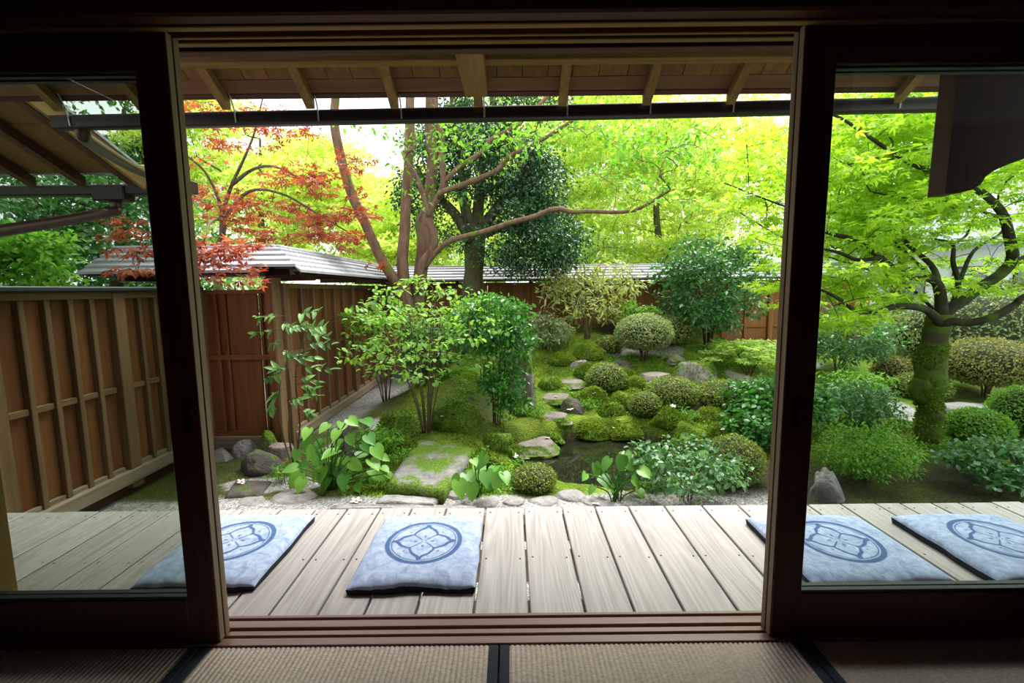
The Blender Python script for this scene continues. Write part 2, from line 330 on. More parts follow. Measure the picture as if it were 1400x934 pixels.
# sill with raised rails, head with grooves
si = empty('trim_1', (0, 1.35, -.05), kind='structure')
box('sill_base', M['sill'], si, -2.7, 2.7, -.088, .042, -.10, .030)
for y0, y1 in ((-.088, -.057), (-.048, -.027), (-.014, .018), (.028, .042)):
    box('track_rail', M['sill'], si, -2.7, 2.7, y0, y1, .030, .050, c=.002)
hd = empty('trim_2', (0, 1.34, 1.745), kind='structure')
box('head_base', M['dark_x'], hd, -2.7, 2.7, -.085, .065, .016, .16)
for y0, y1 in ((-.085, -.064), (-.036, -.026), (-.009, .012), (.034, .065)):
    box('head_rail', M['eave_x'] if y0 < 0 else M['dark_x'], hd, -2.7, 2.7, y0, y1, 0, .018, c=.002)
tag(box('trim_3', M['dark_x'], None, -2.75, 2.75, 1.215, 1.262, 1.752, 1.93, c=.006), kind='structure')
for n_, x0 in ((4, -1.907), (5, 1.90)):
    tag(box('trim_%d' % n_, M['eave_z'], None, x0, x0 + .12, 1.405, 1.525, -.45, 2.6, c=.004), kind='structure')

def door(nm, x0, x1, y0, y1, gl, pull, label, inner=.0):
    edge = 1 if x0 < 0 else -1
    d = empty(nm, ((x0 + x1) / 2, (y0 + y1) / 2, .0), kind='structure'); hw = (x1 - x0) / 2; t = (y1 - y0) / 2; sw = .088 + inner
    d['label'] = label
    for s in (-1, 1):
        a = sorted((s * hw, s * (hw - sw))); st = box('stile', M['door_z'], d, a[0], a[1], -t, t, .0, 1.752, c=.003); d[{-1: 'l', 1: 'r'}[s]] = st.name
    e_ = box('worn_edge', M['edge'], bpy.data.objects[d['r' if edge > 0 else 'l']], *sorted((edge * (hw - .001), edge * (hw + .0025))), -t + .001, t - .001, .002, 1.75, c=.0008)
    box('top_rail', M['door_x'], d, -hw + sw, hw - sw, -t, t, 1.655, 1.752)
    box('bottom_rail', M['door_x'], d, -hw + sw, hw - sw, -t, t, .0, .142 + inner)
    g = box('glass_pane', gl, d, -hw + sw - .005, hw - sw + .005, -.002, .002, .137, 1.66, c=.0003)
    for z0, z1 in ((.142 + inner, .150 + inner), (1.640, 1.648)):
        box('glazing_bead', M['coping'], d, -hw + sw, hw - sw, -t + .003, t - .003, z0, z1, c=.001)
    if pull:
        xx = pull * (hw - sw * .42); box('finger_pull', M['black'], bpy.data.objects[d['r' if pull > 0 else 'l']], xx - .010, xx + .010, -t - .0012, -t + .002, .66, .755, c=.001)
    del d['l'], d['r']; return d
door('door_1', -1.86, -.905, 1.276, 1.299, M['glassl'], 1, 'red brown sliding door with smoky glass, nearest the room')
door('door_2', -1.86, -.905, 1.303, 1.326, M['glassl'], 0, 'red brown sliding door stacked behind the smoky one', -.004)
door('door_3', .781, 1.70, 1.276, 1.299, M['glass'], -1, 'red brown sliding door with clear glass in front of the mossy maple')
door('door_4', .781, 1.70, 1.303, 1.326, M['glass'], 0, 'red brown sliding door stacked behind the clear one', -.004)

# ------------------------------------------------------------------ veranda deck
dk = empty('veranda_deck', (0, 1.82, -.04), kind='structure')
SE = [-2.66 + .182 * i for i in range(7)] + [-1.38, -1.19, -1.01, -.85, -.68, -.52, -.343, -.143, .05, .243, .412, .583, .769, .961, 1.145, 1.33, 1.50, 1.67, 1.85, 1.977, 2.135, 2.27, 2.44, 2.59, 2.77, 2.95, 3.13]
SE = sorted(SE); SE = [s for i, s in enumerate(SE) if i == 0 or s - SE[i - 1] > .06]
nailm = MB().tube([(0, 0, -.001), (0, 0, .0012)], .0042, 8).mesh('nail'); nailm.materials.append(M['nail'])
for i in range(len(SE) - 1):
    c = (SE[i] + SE[i + 1]) / 2; w = (SE[i + 1] - SE[i]) / 2 - .0045
    p = box('plank', M['deck'], dk, -w, w, -.425, .388 + R.uniform(-.004, .004), -.03, 0, c=.003); p.location = (c, 0, R.uniform(-.0015, .0015))
    for s in (-1, 1):
        for yy in (-.055, .33):
            n = bpy.data.objects.new('nail', nailm); link(n, p); n.location = (s * (w - .022), yy + R.uniform(-.006, .006), 0)
for yy in (1.50, 1.83, 2.14): box('joist', M['grey_x'], dk, -2.66, 3.13, yy - 1.87, yy - 1.77, -.12, -.0305)
for xx in (-2.3, -.9, .5, 1.9, 3.0): box('deck_leg', M['grey_z'], dk, xx - .045, xx + .045, .27, .36, -.45, -.12)

# ------------------------------------------------------------------ main eave
ev = empty('eave', (0, 2.36, 2.19), label='wooden eave over the veranda with rafters and board soffit', cat='eave', kind='structure')
SL = -.63
def zr(y): return SL * y                     # rafter underside, local (y from 2.36, z from 2.19)
RX = [-.168 + .4545 * k for k in range(-6, 9)]
for k, x in enumerate(RX):
    x += .35 * 0
    y0, y1 = -.95, .225; h = .062; w = .023
    MB().hexa([(x - w, y0, zr(y0)), (x + w, y0, zr(y0)), (x + w, y1, zr(y1)), (x - w, y1, zr(y1)), (x - w, y0, zr(y0) + h), (x + w, y0, zr(y0) + h), (x + w, y1, zr(y1) + h * .8), (x - w, y1, zr(y1) + h * .8)]).build('rafter', M['eave_y'], ev)
x = RX[0] - .1
while x < RX[-1] + .1:
    w = R.uniform(.12, .17); z0 = .063 + R.uniform(0, .004); y0, y1 = -.95, .15
    MB().hexa([(x, y0, zr(y0) + z0), (x + w - .004, y0, zr(y0) + z0), (x + w - .004, y1, zr(y1) + z0), (x, y1, zr(y1) + z0), (x, y0, zr(y0) + z0 + .015), (x + w - .004, y0, zr(y0) + z0 + .015), (x + w - .004, y1, zr(y1) + z0 + .015), (x, y1, zr(y1) + z0 + .015)]).build('eave_board', M['sheath'], ev); x += w
xa, xb = RX[0] - .1, RX[-1] + .1
def slab(name, m, y0, y1, za, zb):
    return MB().hexa([(xa, y0, zr(y0) + za), (xb, y0, zr(y0) + za), (xb, y1, zr(y1) + za), (xa, y1, zr(y1) + za), (xa, y0, zr(y0) + zb), (xb, y0, zr(y0) + zb), (xb, y1, zr(y1) + zb), (xa, y1, zr(y1) + zb)]).build(name, m, ev)
slab('edge_board', M['eaveedge'], .142, .215, .0615, .09)
slab('edge_strip', M['dark_x'], .205, .228, .056, .105)
slab('roof_covering', M['roof'], -2.4, .25, .106, .13)
box('eave_beam', M['eave_x'], ev, xa, xb, -.06, .0, -.036, .014)
MB().hexa([(-.235, -.95, -.105), (-.115, -.95, -.105), (-.115, .175, -.105), (-.235, .175, -.105), (-.235, -.95, .01), (-.115, -.95, .01), (-.115, .14, .01), (-.235, .14, .01)]).build('support_arm', M['eave_y'], ev)
gt = empty('rain_gutter', (0, 2.645, 2.022), 'long dark half round rain gutter hung along the veranda eave', 'gutter')
xg0, xg1 = -2.52, 3.95; sg = lambda a: (abs(math.cos(a))**.5 * (1 if math.cos(a) > 0 else -1), -abs(math.sin(a))**.5); an = np.linspace(math.pi, 2 * math.pi, 15); prof = [(.036 * sg(a)[0], .060 * sg(a)[1]) for a in an]; prof += [(.032 * sg(a)[0], .056 * sg(a)[1]) for a in an[::-1]]
n = len(prof); V = [(x, p[0], p[1] + .035 + .010 * x) for x in (xg0, xg1) for p in prof]
MB().add(V, [(j, (j + 1) % n, n + (j + 1) % n, n + j) for j in range(n)] + [tuple(range(n))[::-1], tuple(range(n, 2 * n))]).build('trough', M['gutter'], gt)
MB().tube([(xg0, -.034, .037 + .010 * xg0), (xg1, -.034, .037 + .010 * xg1)], .006, 6).build('rolled_lip', M['gutter'], gt)
for x in RX[1:]:
    q = .035 + .010 * x
    MB().tube(smooth_path([(x + .03, -.09, .10 + q), (x + .03, -.045, .02 + q), (x + .03, -.040, -.02 + q), (x + .03, -.036, -.05 + q)], 3), .0045, 6).build('hanger', M['hanger'], gt)

# carved bracket board under the eave, seen through the clear door
def prism(name, m, prof, y0, y1, parent=None):
    n = len(prof); V = [(x, y0, z) for x, z in prof] + [(x, y1, z) for x, z in prof]
    return MB().add(V, [tuple(range(n)), tuple(range(n, 2 * n))[::-1]] + [(j, n + j, n + (j + 1) % n, (j + 1) % n) for j in range(n)]).build(name, m, parent)
cp = [pY(*q, 1.8) for q in ((1305, 160), (1292, 265), (1312, 264), (1330, 259), (1341, 252), (1348, 241), (1358, 234), (1375, 226), (1400, 217))]
prof = [(q[0], q[2]) for q in cp]; ex, ez = prof[-1]
prof = [(prof[0][0] + .004, 2.42)] + prof[1:] + [(ex + .12, ez + .05), (ex + .5, ez + .09), (ex + .5, 2.42)]
o = prism('carved_bracket', M['dark_z'], prof, 1.80, 1.875); tag(o, 'dark carved wooden bracket board with a curved lower edge under the eave', 'bracket')

# ------------------------------------------------------------------ wing roof and pipes beyond the shade tinted door
wg = empty('wing_roof', (-5.5, 4.3, 2.03), 'brown eave of the neighbouring wing seen above the fence', 'roof')
s2 = -.40
def zw(y): return s2 * y
wx0, wx1 = -3.6, 2.13
for k in range(13):
    x = wx0 + .2 + k * .455
    if x > wx1: break
    MB().hexa([(x - .035, -1.7, zw(-1.7)), (x + .035, -1.7, zw(-1.7)), (x + .035, -.03, zw(-.03)), (x - .035, -.03, zw(-.03)), (x - .035, -1.7, zw(-1.7) + .09), (x + .035, -1.7, zw(-1.7) + .09), (x + .035, -.03, zw(-.03) + .08), (x - .035, -.03, zw(-.03) + .08)]).build('rafter', M['dark_y'], wg)
for j in range(6):
    y0 = -1.75 + j * .285; y1 = y0 + .27; a = .092 + .008 * (j % 2)
    MB().hexa([(wx0, y0, zw(y0) + a), (wx1, y0, zw(y0) + a), (wx1, y1, zw(y1) + a), (wx0, y1, zw(y1) + a), (wx0, y0, zw(y0) + a + .02), (wx1, y0, zw(y0) + a + .02), (wx1, y1, zw(y1) + a + .02), (wx0, y1, zw(y1) + a + .02)]).build('eave_board', M['sheath'], wg)
MB().hexa([(wx0, -2.6, zw(-2.6) + .125), (wx1 + .04, -2.6, zw(-2.6) + .125), (wx1 + .04, .02, .125), (wx0, .02, .125), (wx0, -2.6, zw(-2.6) + .15), (wx1 + .04, -2.6, zw(-2.6) + .15), (wx1 + .04, .02, .15), (wx0, .02, .15)]).build('roof_covering', M['roof'], wg)
MB().hexa([(wx1, -1.75, zw(-1.75) - .02), (wx1 + .03, -1.75, zw(-1.75) - .02), (wx1 + .03, 0, -.02), (wx1, 0, -.02), (wx1, -1.75, zw(-1.75) + .13), (wx1 + .03, -1.75, zw(-1.75) + .13), (wx1 + .03, 0, .13), (wx1, 0, .13)]).build('barge_board', M['eave_y'], wg)
box('gutter', M['gutter'], wg, wx0, wx1 + .06, .0, .11, -.06, .035, c=.012)
for x in (-1.9,): box('wall_plate', M['dark_x'], wg, wx0, wx1, -1.8, -1.7, .58, .72)
for x in (-3.0, -1.2, 1.2): box('wing_post', M['eave_z'], wg, x - .06, x + .06, -1.8, -1.68, -2.5, .60)
hb = empty('gutter_outlet', pY(158, 268, 4.35), 'dark gutter box with slanting brown pipe under the wing roof', 'downpipe')
p0 = pY(158, 268, 4.35); P = [pY(158, 275, 4.35), pY(159, 288, 4.35), pY(150, 290, 4.25), pY(80, 303, 3.85), pY(0, 316, 3.45), pY(-60, 326, 3.2)]
MB().tube(smooth_path([q - p0 for q in P], 4), .045, 12).build('slanting_pipe', M['pipe'], hb, True)
MB().box(-.17, .13, -.07, .07, -.05, .09, c=.01).build('outlet_box', M['gutter'], hb)
P = [pY(112, 168, 2.66), pY(113, 182, 2.68), pY(124, 194, 2.8), pY(187, 232, 3.6), pY(240, 252, 4.3), pY(256, 258, 4.5)]; p0 = P[0]
hb = empty('rain_pipe', p0, 'brown rain pipe slanting down from the veranda gutter end', 'downpipe')
MB().tube(smooth_path([q - p0 for q in P], 4), .036, 12).build('pipe', M['pipe'], hb, True)
q = P[-1] - p0; MB().box(q[0] - .05, q[0] + .07, q[1] - .06, q[1] + .06, q[2] - .05, q[2] + .07, c=.008).build('end_bracket', M['gutter'], hb)

# ------------------------------------------------------------------ fences
def fence(name, label, axis, fixed, a0, a1, post_sp, bat_sp, base, top, face, wm='cedar', post_w=.10, gap=.004, start=0., coping=False, batm='grey', mid=.36):
    """board fence along axis 0 (x) or 1 (y) at the fixed coordinate; face = side the battens stand on"""
    org = (fixed, (a0 + a1) / 2, base) if axis == 1 else ((a0 + a1) / 2, fixed, base)
    e = empty(name, org, label, 'fence'); m = (a0 + a1) / 2; H = top - base
    k = 'xy'[axis]
    def bx(nm, mt, s0, s1, d0, d1, z0, z1, c=.003):
        d0, d1 = sorted((d0 * face, d1 * face))
        a = (d0, d1, s0 - m, s1 - m, z0, z1) if axis == 1 else (s0 - m, s1 - m, d0, d1, z0, z1)
        return MB().box(*a, c=c).build(nm, mt, e)
    s = a0; posts = []
    while s < a1 + .01: posts.append(s); s += post_sp
    for s in posts: bx('post', M[batm + '_z'], s - post_w / 2, s + post_w / 2, -.06, .045, -.08, H, .005)
    bx('sill_beam', M['grey_' + k], a0, a1, -.05, .06, -.03, .07, .006)
    bx('ground_board', M['dark_' + k], a0, a1, -.03, .0, -.25, -.03)
    bx('top_rail', M[batm + '_' + k], a0, a1, -.04, .035, H - .05, H)
    for i in range(len(posts) - 1):
        s0, s1 = posts[i] + post_w / 2, posts[i + 1] - post_w / 2; n = max(1, round((s1 - s0) / bat_sp)); w = (s1 - s0) / n
        for j in range(n):
            bx('board', M[wm + '_z'], s0 + j * w + gap, s0 + (j + 1) * w - gap, -.025, -.008, .07, H - .05)
            bx('rail_block', M[batm + '_' + k], s0 + j * w + .02, s0 + (j + 1) * w - .02, -.008, .018, mid - base - .02, mid - base + .02)
            bx('foot_strip', M['grey_' + k], s0 + j * w + .02, s0 + (j + 1) * w - .02, -.008, .02, .07, .10)
            if j: bx('batten', M[batm + '_z'], s0 + j * w - .018, s0 + j * w + .018, -.008, .03, .07, H - .05)
    if coping: bx('coping', M['coping'], a0 - .05, a1 + .02, -.08, .08, H, H + .035, .008)
    return e
fence('board_fence', 'weathered board fence with grey metal coping beside the veranda', 1, -2.93, 1.62, 4.22, .866, .15, -.33, 1.08, 1, coping=True, batm='tan')
fence('board_fence', 'orange cedar fence with battens receding beside the gravel strip', 1, -2.22, 4.42, 8.14, 1.86, .285, -.40, 1.15, 1, post_w=.11, mid=.45, batm='tan')
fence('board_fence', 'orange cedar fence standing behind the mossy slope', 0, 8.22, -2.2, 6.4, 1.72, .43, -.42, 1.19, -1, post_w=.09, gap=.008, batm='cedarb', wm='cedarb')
gf = empty('gate_panel', (-2.58, 4.34, -.40), 'narrow orange plank gate panel with light showing through its gaps', 'gate')
for x0, x1, d in ((-.40, -.25, .0), (-.255, -.138, .02), (-.126, .160, 0), (.174, .30, 0)):
    box('plank', M['cedar_z'], gf, x0, x1, d - .012, d + .012, .07, 1.46)
for x in (-.25, -.165, .185): box('batten', M['cedar_z'], gf, x, x + .03, -.034, -.012, .12, 1.45)
for z in (.07, .82): box('rail', M['cedar_x'], gf, -.42, .32, -.035, -.014, z, z + .05)
box('sill_beam', M['grey_x'], gf, -.42, .32, -.06, .06, -.06, .07); box('top_rail', M['cedar_x'], gf, -.42, .32, -.04, .04, 1.45, 1.49)
box('stop_post', M['cedar_z'], gf, -.47, -.40, -.05, .05, -.05, 1.6); box('stop_post', M['cedar_z'], gf, .28, .345, -.09, -.03, -.05, 1.6); box('stop_post', M['tan_z'], gf, .345, .37, -.10, .05, -.05, 1.6)

def plank_roof(name, label, axis, fixed, a0, a1, zr_, ze, hw, sides=(-1, 1), seg=1.3, hip=None):
    e = empty(name, (fixed, (a0 + a1) / 2, ze) if axis == 1 else ((a0 + a1) / 2, fixed, ze), label, 'roof'); m = (a0 + a1) / 2; N = 5
    for s in sides:
        for r in range(N):
            t0 = r / N; t1 = (r + 1.18) / N
            d0, d1 = hw * (1 - t0), hw * max(0, 1 - t1); z0, z1 = (zr_ - ze) * t0, (zr_ - ze) * min(1, t1)
            q = a0
            while q < a1 - .05:
                q1 = min(q + seg * R.uniform(.85, 1.2), a1); th = .012; lift = .010 + r * .001
                ha = (d0, d1) if hip == (s, 0) and q == a0 else (0, 0); hb_ = (d0, d1) if hip == (s, 1) and q1 >= a1 else (0, 0)
                C = [(s * d0, q - ha[0], z0 + lift), (s * d0, q1 - .003 + hb_[0], z0 + lift), (s * d1, q1 - .003 + hb_[1], z1), (s * d1, q - ha[1], z1)]
                C += [(x, y, z + th + (.012 if i < 2 else 0)) for i, (x, y, z) in enumerate(C)]
                C = [(x, y - m, z) for x, y, z in C]
                if axis == 0: C = [(y, x, z) for x, y, z in C]
                MB().hexa(C).build('roof_plank', M['roof'], e); q = q1
        MB().add(*(lambda P: (P, [(0, 1, 2, 3)]))([(s * hw * .97, a0 - m, -.002), (s * hw * .97, a1 - m, -.002), (0, a1 - m, zr_ - ze - .012), (0, a0 - m, zr_ - ze - .012)] if axis == 1 else [(a0 - m, s * hw * .97, -.002), (a1 - m, s * hw * .97, -.002), (a1 - m, 0, zr_ - ze - .012), (a0 - m, 0, zr_ - ze - .012)])).build('roof_boarding', M['dark_x'], e)
        bb = (s * hw * .55 - .02, s * hw * .55 + .02, a0 - m, a1 - m, .0, .07) if axis == 1 else (a0 - m, a1 - m, s * hw * .55 - .02, s * hw * .55 + .02, .0, .07)
        MB().box(*bb).build('purlin', M['dark_' + 'xy'[axis]], e)
    rc = (-.035, .035, a0 - m, a1 - m, zr_ - ze - .005, zr_ - ze + .03) if axis == 1 else (a0 - m, a1 - m, -.035, .035, zr_ - ze - .005, zr_ - ze + .03)
    MB().box(*rc, c=.008).build('ridge_board', M['roof'], e)
    q = a0 + .25
    while q < a1:
        bb = (-hw * .6, hw * .6, q - m - .03, q - m + .03, -.05, .01) if axis == 1 else (q - m - .03, q - m + .03, -hw * .6, hw * .6, -.05, .01)
        MB().box(*bb).build('cross_arm', M['dark_x'], e); q += 1.3
    return e
plank_roof('plank_roof', 'silvered plank roof over the narrow gate panel', 0, 4.36, -3.75, -2.22, 1.48, 1.225, .40, hip=(-1, 1))
plank_roof('plank_roof', 'silvered plank roof along the receding cedar fence', 1, -2.22, 4.36, 8.0, 1.48, 1.225, .40, hip=(1, 0))
plank_roof('plank_roof', 'silvered plank roof over the cedar fence behind the slope', 0, 8.24, -2.5, 6.4, 1.47, 1.22, .42)

# ------------------------------------------------------------------ ground
xs = np.concatenate([np.arange(-14, -3.2, .4), np.arange(-3.2, 5.2, .045), np.arange(5.2, 15, .4)])
ys = np.concatenate([np.arange(1.3, 2.6, .2), np.arange(2.6, 6.4, .045), np.arange(6.4, 9, .08), np.arange(9, 26, .7)])
X, Y = np.meshgrid(xs, ys); Z = ground(X, Y); nx = len(xs)
V = np.stack([X.ravel(), Y.ravel(), Z.ravel()], 1); ii = (np.arange(len(ys) - 1)[:, None] * nx + np.arange(nx - 1)[None]).ravel()
Fq = np.stack([ii, ii + 1, ii + nx + 1, ii + nx], 1)
def gravel_w(x, y):
    g = (1 - sstep(3.16, 3.24, y + .05 * vnoise(x * 4, y * 4))) * (1 - sstep(1.75, 2.0, x))
    g = np.maximum(g, (1 - sstep(-1.75, -1.5, x + .12 * vnoise(y * 2, x))) * sstep(4.6, 5.0, y))
    g = np.maximum(g, sstep(.62, .7, vnoise(x * 1.3 + 4, y * 1.3)) * (y > 4.2) * ~((x > 1.2) & (x < 3.4) & (y < 5.2)))
    g = np.maximum(g, np.exp(-((x + 1.9) / .5)**2 - ((y - 3.45) / .16)**2) > .5)
    return np.clip(g, 0, 1)
def soil_w(x, y):
    s = sstep(.02, .42, fbm(x * .9 + 3, y * .9, 2.2)) + (ground(x, y) < POND_Z + .1) + (y > 9) * .6
    s = s + (1 - sstep(-1.5, -1.0, x)) * .75 + .7 * np.exp(-((x + .5) / .6)**2 - ((y - 4.75) / .5)**2)
    return np.clip(s, 0, 1)
def ground_mat():
    m, nt, b = mat('moss_and_gravel'); L = nt.links.new; v = coords(nt, (1, 1, 1), False)
    n1 = nd(nt, 'ShaderNodeTexNoise', Scale=2.2, Detail=6., Roughness=.65); L(v, n1.inputs['Vector']); n2 = nd(nt, 'ShaderNodeTexNoise', Scale=60., Detail=4.); L(v, n2.inputs['Vector'])
    ad = nd(nt, 'ShaderNodeMath', _operation='MULTIPLY_ADD'); L(n2.outputs['Fac'], ad.inputs[0]); ad.inputs[1].default_value = .45; L(n1.outputs['Fac'], ad.inputs[2])
    moss = ramp(nt, ad.outputs[0], [(.5, (.03, .065, .004)), (.68, (.085, .15, .009)), (.86, (.20, .28, .022))])
    soil = ramp(nt, n2.outputs['Fac'], [(.35, (.025, .020, .012)), (.7, (.075, .07, .03))])
    vo = nd(nt, 'ShaderNodeTexVoronoi', Scale=70.); L(v, vo.inputs['Vector']); grav = ramp(nt, vo.outputs['Color'], [(.1, (.16, .155, .15)), (.9, (.50, .49, .47))])
    a1 = nd(nt, 'ShaderNodeAttribute', _attribute_name='soil'); a2 = nd(nt, 'ShaderNodeAttribute', _attribute_name='gravel')
    m1 = nd(nt, 'ShaderNodeMix', _data_type='RGBA'); L(a1.outputs['Fac'], m1.inputs[0]); L(moss, m1.inputs[6]); L(soil, m1.inputs[7])
    m2 = nd(nt, 'ShaderNodeMix', _data_type='RGBA'); L(a2.outputs['Fac'], m2.inputs[0]); L(m1.outputs[2], m2.inputs[6]); L(grav, m2.inputs[7])
    L(m2.outputs[2], b.inputs['Base Color']); b.inputs['Roughness'].default_value = .9; b.inputs['Specular IOR Level'].default_value = .2
    a3 = nd(nt, 'ShaderNodeMath', _operation='SUBTRACT'); L(n2.outputs['Fac'], a3.inputs[0]); L(vo.outputs['Distance'], a3.inputs[1]); bump(nt, b, a3.outputs[0], .7, .02); return m
o = raw_mesh('garden_ground', V, Fq, ground_mat(), smooth=True, attr={'soil': soil_w(V[:, 0], V[:, 1]), 'gravel': gravel_w(V[:, 0], V[:, 1])})
tag(o, 'mossy garden ground rising towards the back fence', 'ground', kind='structure')

# pond
def water_mat():
    m, nt, b = mat('dark_pond_water'); b.inputs['Base Color'].default_value = (.012, .014, .008, 1); b.inputs['Roughness'].default_value = .02; b.inputs['Specular IOR Level'].default_value = .8
    n = nd(nt, 'ShaderNodeTexNoise', Scale=9., Detail=2.); bump(nt, b, n.outputs['Fac'], .02, .01); return m
a = np.linspace(0, 2 * math.pi, 48, endpoint=False)
MBp = MB().add([(1.0 + 1.5 * math.cos(t) + .25 * math.sin(t), 4.2 + 1.0 * math.sin(t), POND_Z) for t in a] + [(1.0 + 1.5 * math.cos(t) + .25 * math.sin(t), 4.2 + 1.0 * math.sin(t), POND_Z - .3) for t in a],
   [tuple(range(48)), tuple(range(48, 96))[::-1]] + [(48 + i, 48 + (i + 1) % 48, (i + 1) % 48, i) for i in range(48)])
tag(MBp.build('pond_water', water_mat()), 'dark still pond water between mossy banks', 'pond', kind='stuff')

# ------------------------------------------------------------------ rocks
DIA = (np.array([(0, 0, 0), (.42, -.5, .10), (.42, .5, .10), (1, 0, -.05)]), np.array([(0, 2, 3), (0, 3, 1)]))
def _fan(angs, lens, wd):
    V = []; Fc = []
    for a, l in zip(angs, lens):
        c, s = math.cos(a), math.sin(a); k = len(V)
        for x, y, z in ((0, 0, 0), (.5 * l, -wd, .04), (.5 * l, wd, .04), (l, 0, -.06)): V.append((x * c - y * s, x * s + y * c, z))
        Fc += [(k, k + 2, k + 3), (k, k + 3, k + 1)]
    return np.array(V), np.array(Fc)
PALM = _fan((0, .95, -.95), (1, .8, .8), .17)
OVAL = (np.array([(0, 0, 0), (.25, -.38, .08), (.25, .38, .08), (.65, -.42, .06), (.65, .42, .06), (1, 0, -.10), (.45, 0, -.02)]), np.array([(0, 2, 6), (2, 4, 6), (4, 5, 6), (5, 3, 6), (3, 1, 6), (1, 0, 6)]))
def leaves(name, parent, m, pos, dr, nr, ln, wd=.5, tpl=DIA, rnd=None):
    pos = np.asarray(pos); N = len(pos); dr = nrmv(dr); nr = nr - dr * np.sum(nr * dr, 1, keepdims=True); nr = nrmv(nr); sd = np.cross(nr, dr)
    T, Fc = tpl; ln = np.broadcast_to(ln, (N,))
    V = pos[:, None] + (T[None, :, 0:1] * dr[:, None] + T[None, :, 1:2] * wd * (1 if tpl is not PALM else 2) * sd[:, None] + T[None, :, 2:3] * nr[:, None]) * ln[:, None, None]
    k = len(T); FF = (Fc[None] + (np.arange(N) * k)[:, None, None]).reshape(-1, 3); rnd = NR.random(N) if rnd is None else rnd
    o = raw_mesh(name, V.reshape(-1, 3), FF, m, parent, attr={'rnd': np.repeat(rnd, k)}); o['kind'] = 'stuff'; return o

def ico(sub):
    t = (1 + 5**.5) / 2
    V = nrmv(np.array([(-1, t, 0), (1, t, 0), (-1, -t, 0), (1, -t, 0), (0, -1, t), (0, 1, t), (0, -1, -t), (0, 1, -t), (t, 0, -1), (t, 0, 1), (-t, 0, -1), (-t, 0, 1)], float))
    Fc = [(0, 11, 5), (0, 5, 1), (0, 1, 7), (0, 7, 10), (0, 10, 11), (1, 5, 9), (5, 11, 4), (11, 10, 2), (10, 7, 6), (7, 1, 8), (3, 9, 4), (3, 4, 2), (3, 2, 6), (3, 6, 8), (3, 8, 9), (4, 9, 5), (2, 4, 11), (6, 2, 10), (8, 6, 7), (9, 8, 1)]
    V = V.tolist()
    for _ in range(sub):
        c = {}; G = []
        def mid(a, b):
            k = (min(a, b), max(a, b))
            if k not in c: c[k] = len(V); w = [(V[a][i] + V[b][i]) / 2 for i in range(3)]; l = math.sqrt(sum(x * x for x in w)); V.append([x / l for x in w])
            return c[k]
        for a, b, d in Fc: e, f, g = mid(a, b), mid(b, d), mid(d, a); G += [(a, e, g), (b, f, e), (d, g, f), (e, f, g)]
        Fc = G
    return np.array(V), np.array(Fc)
IV, IF = ico(4); IV3, IF3 = ico(3)
SPREAD = []      # (object, kind, half width x, half width y, mobility)
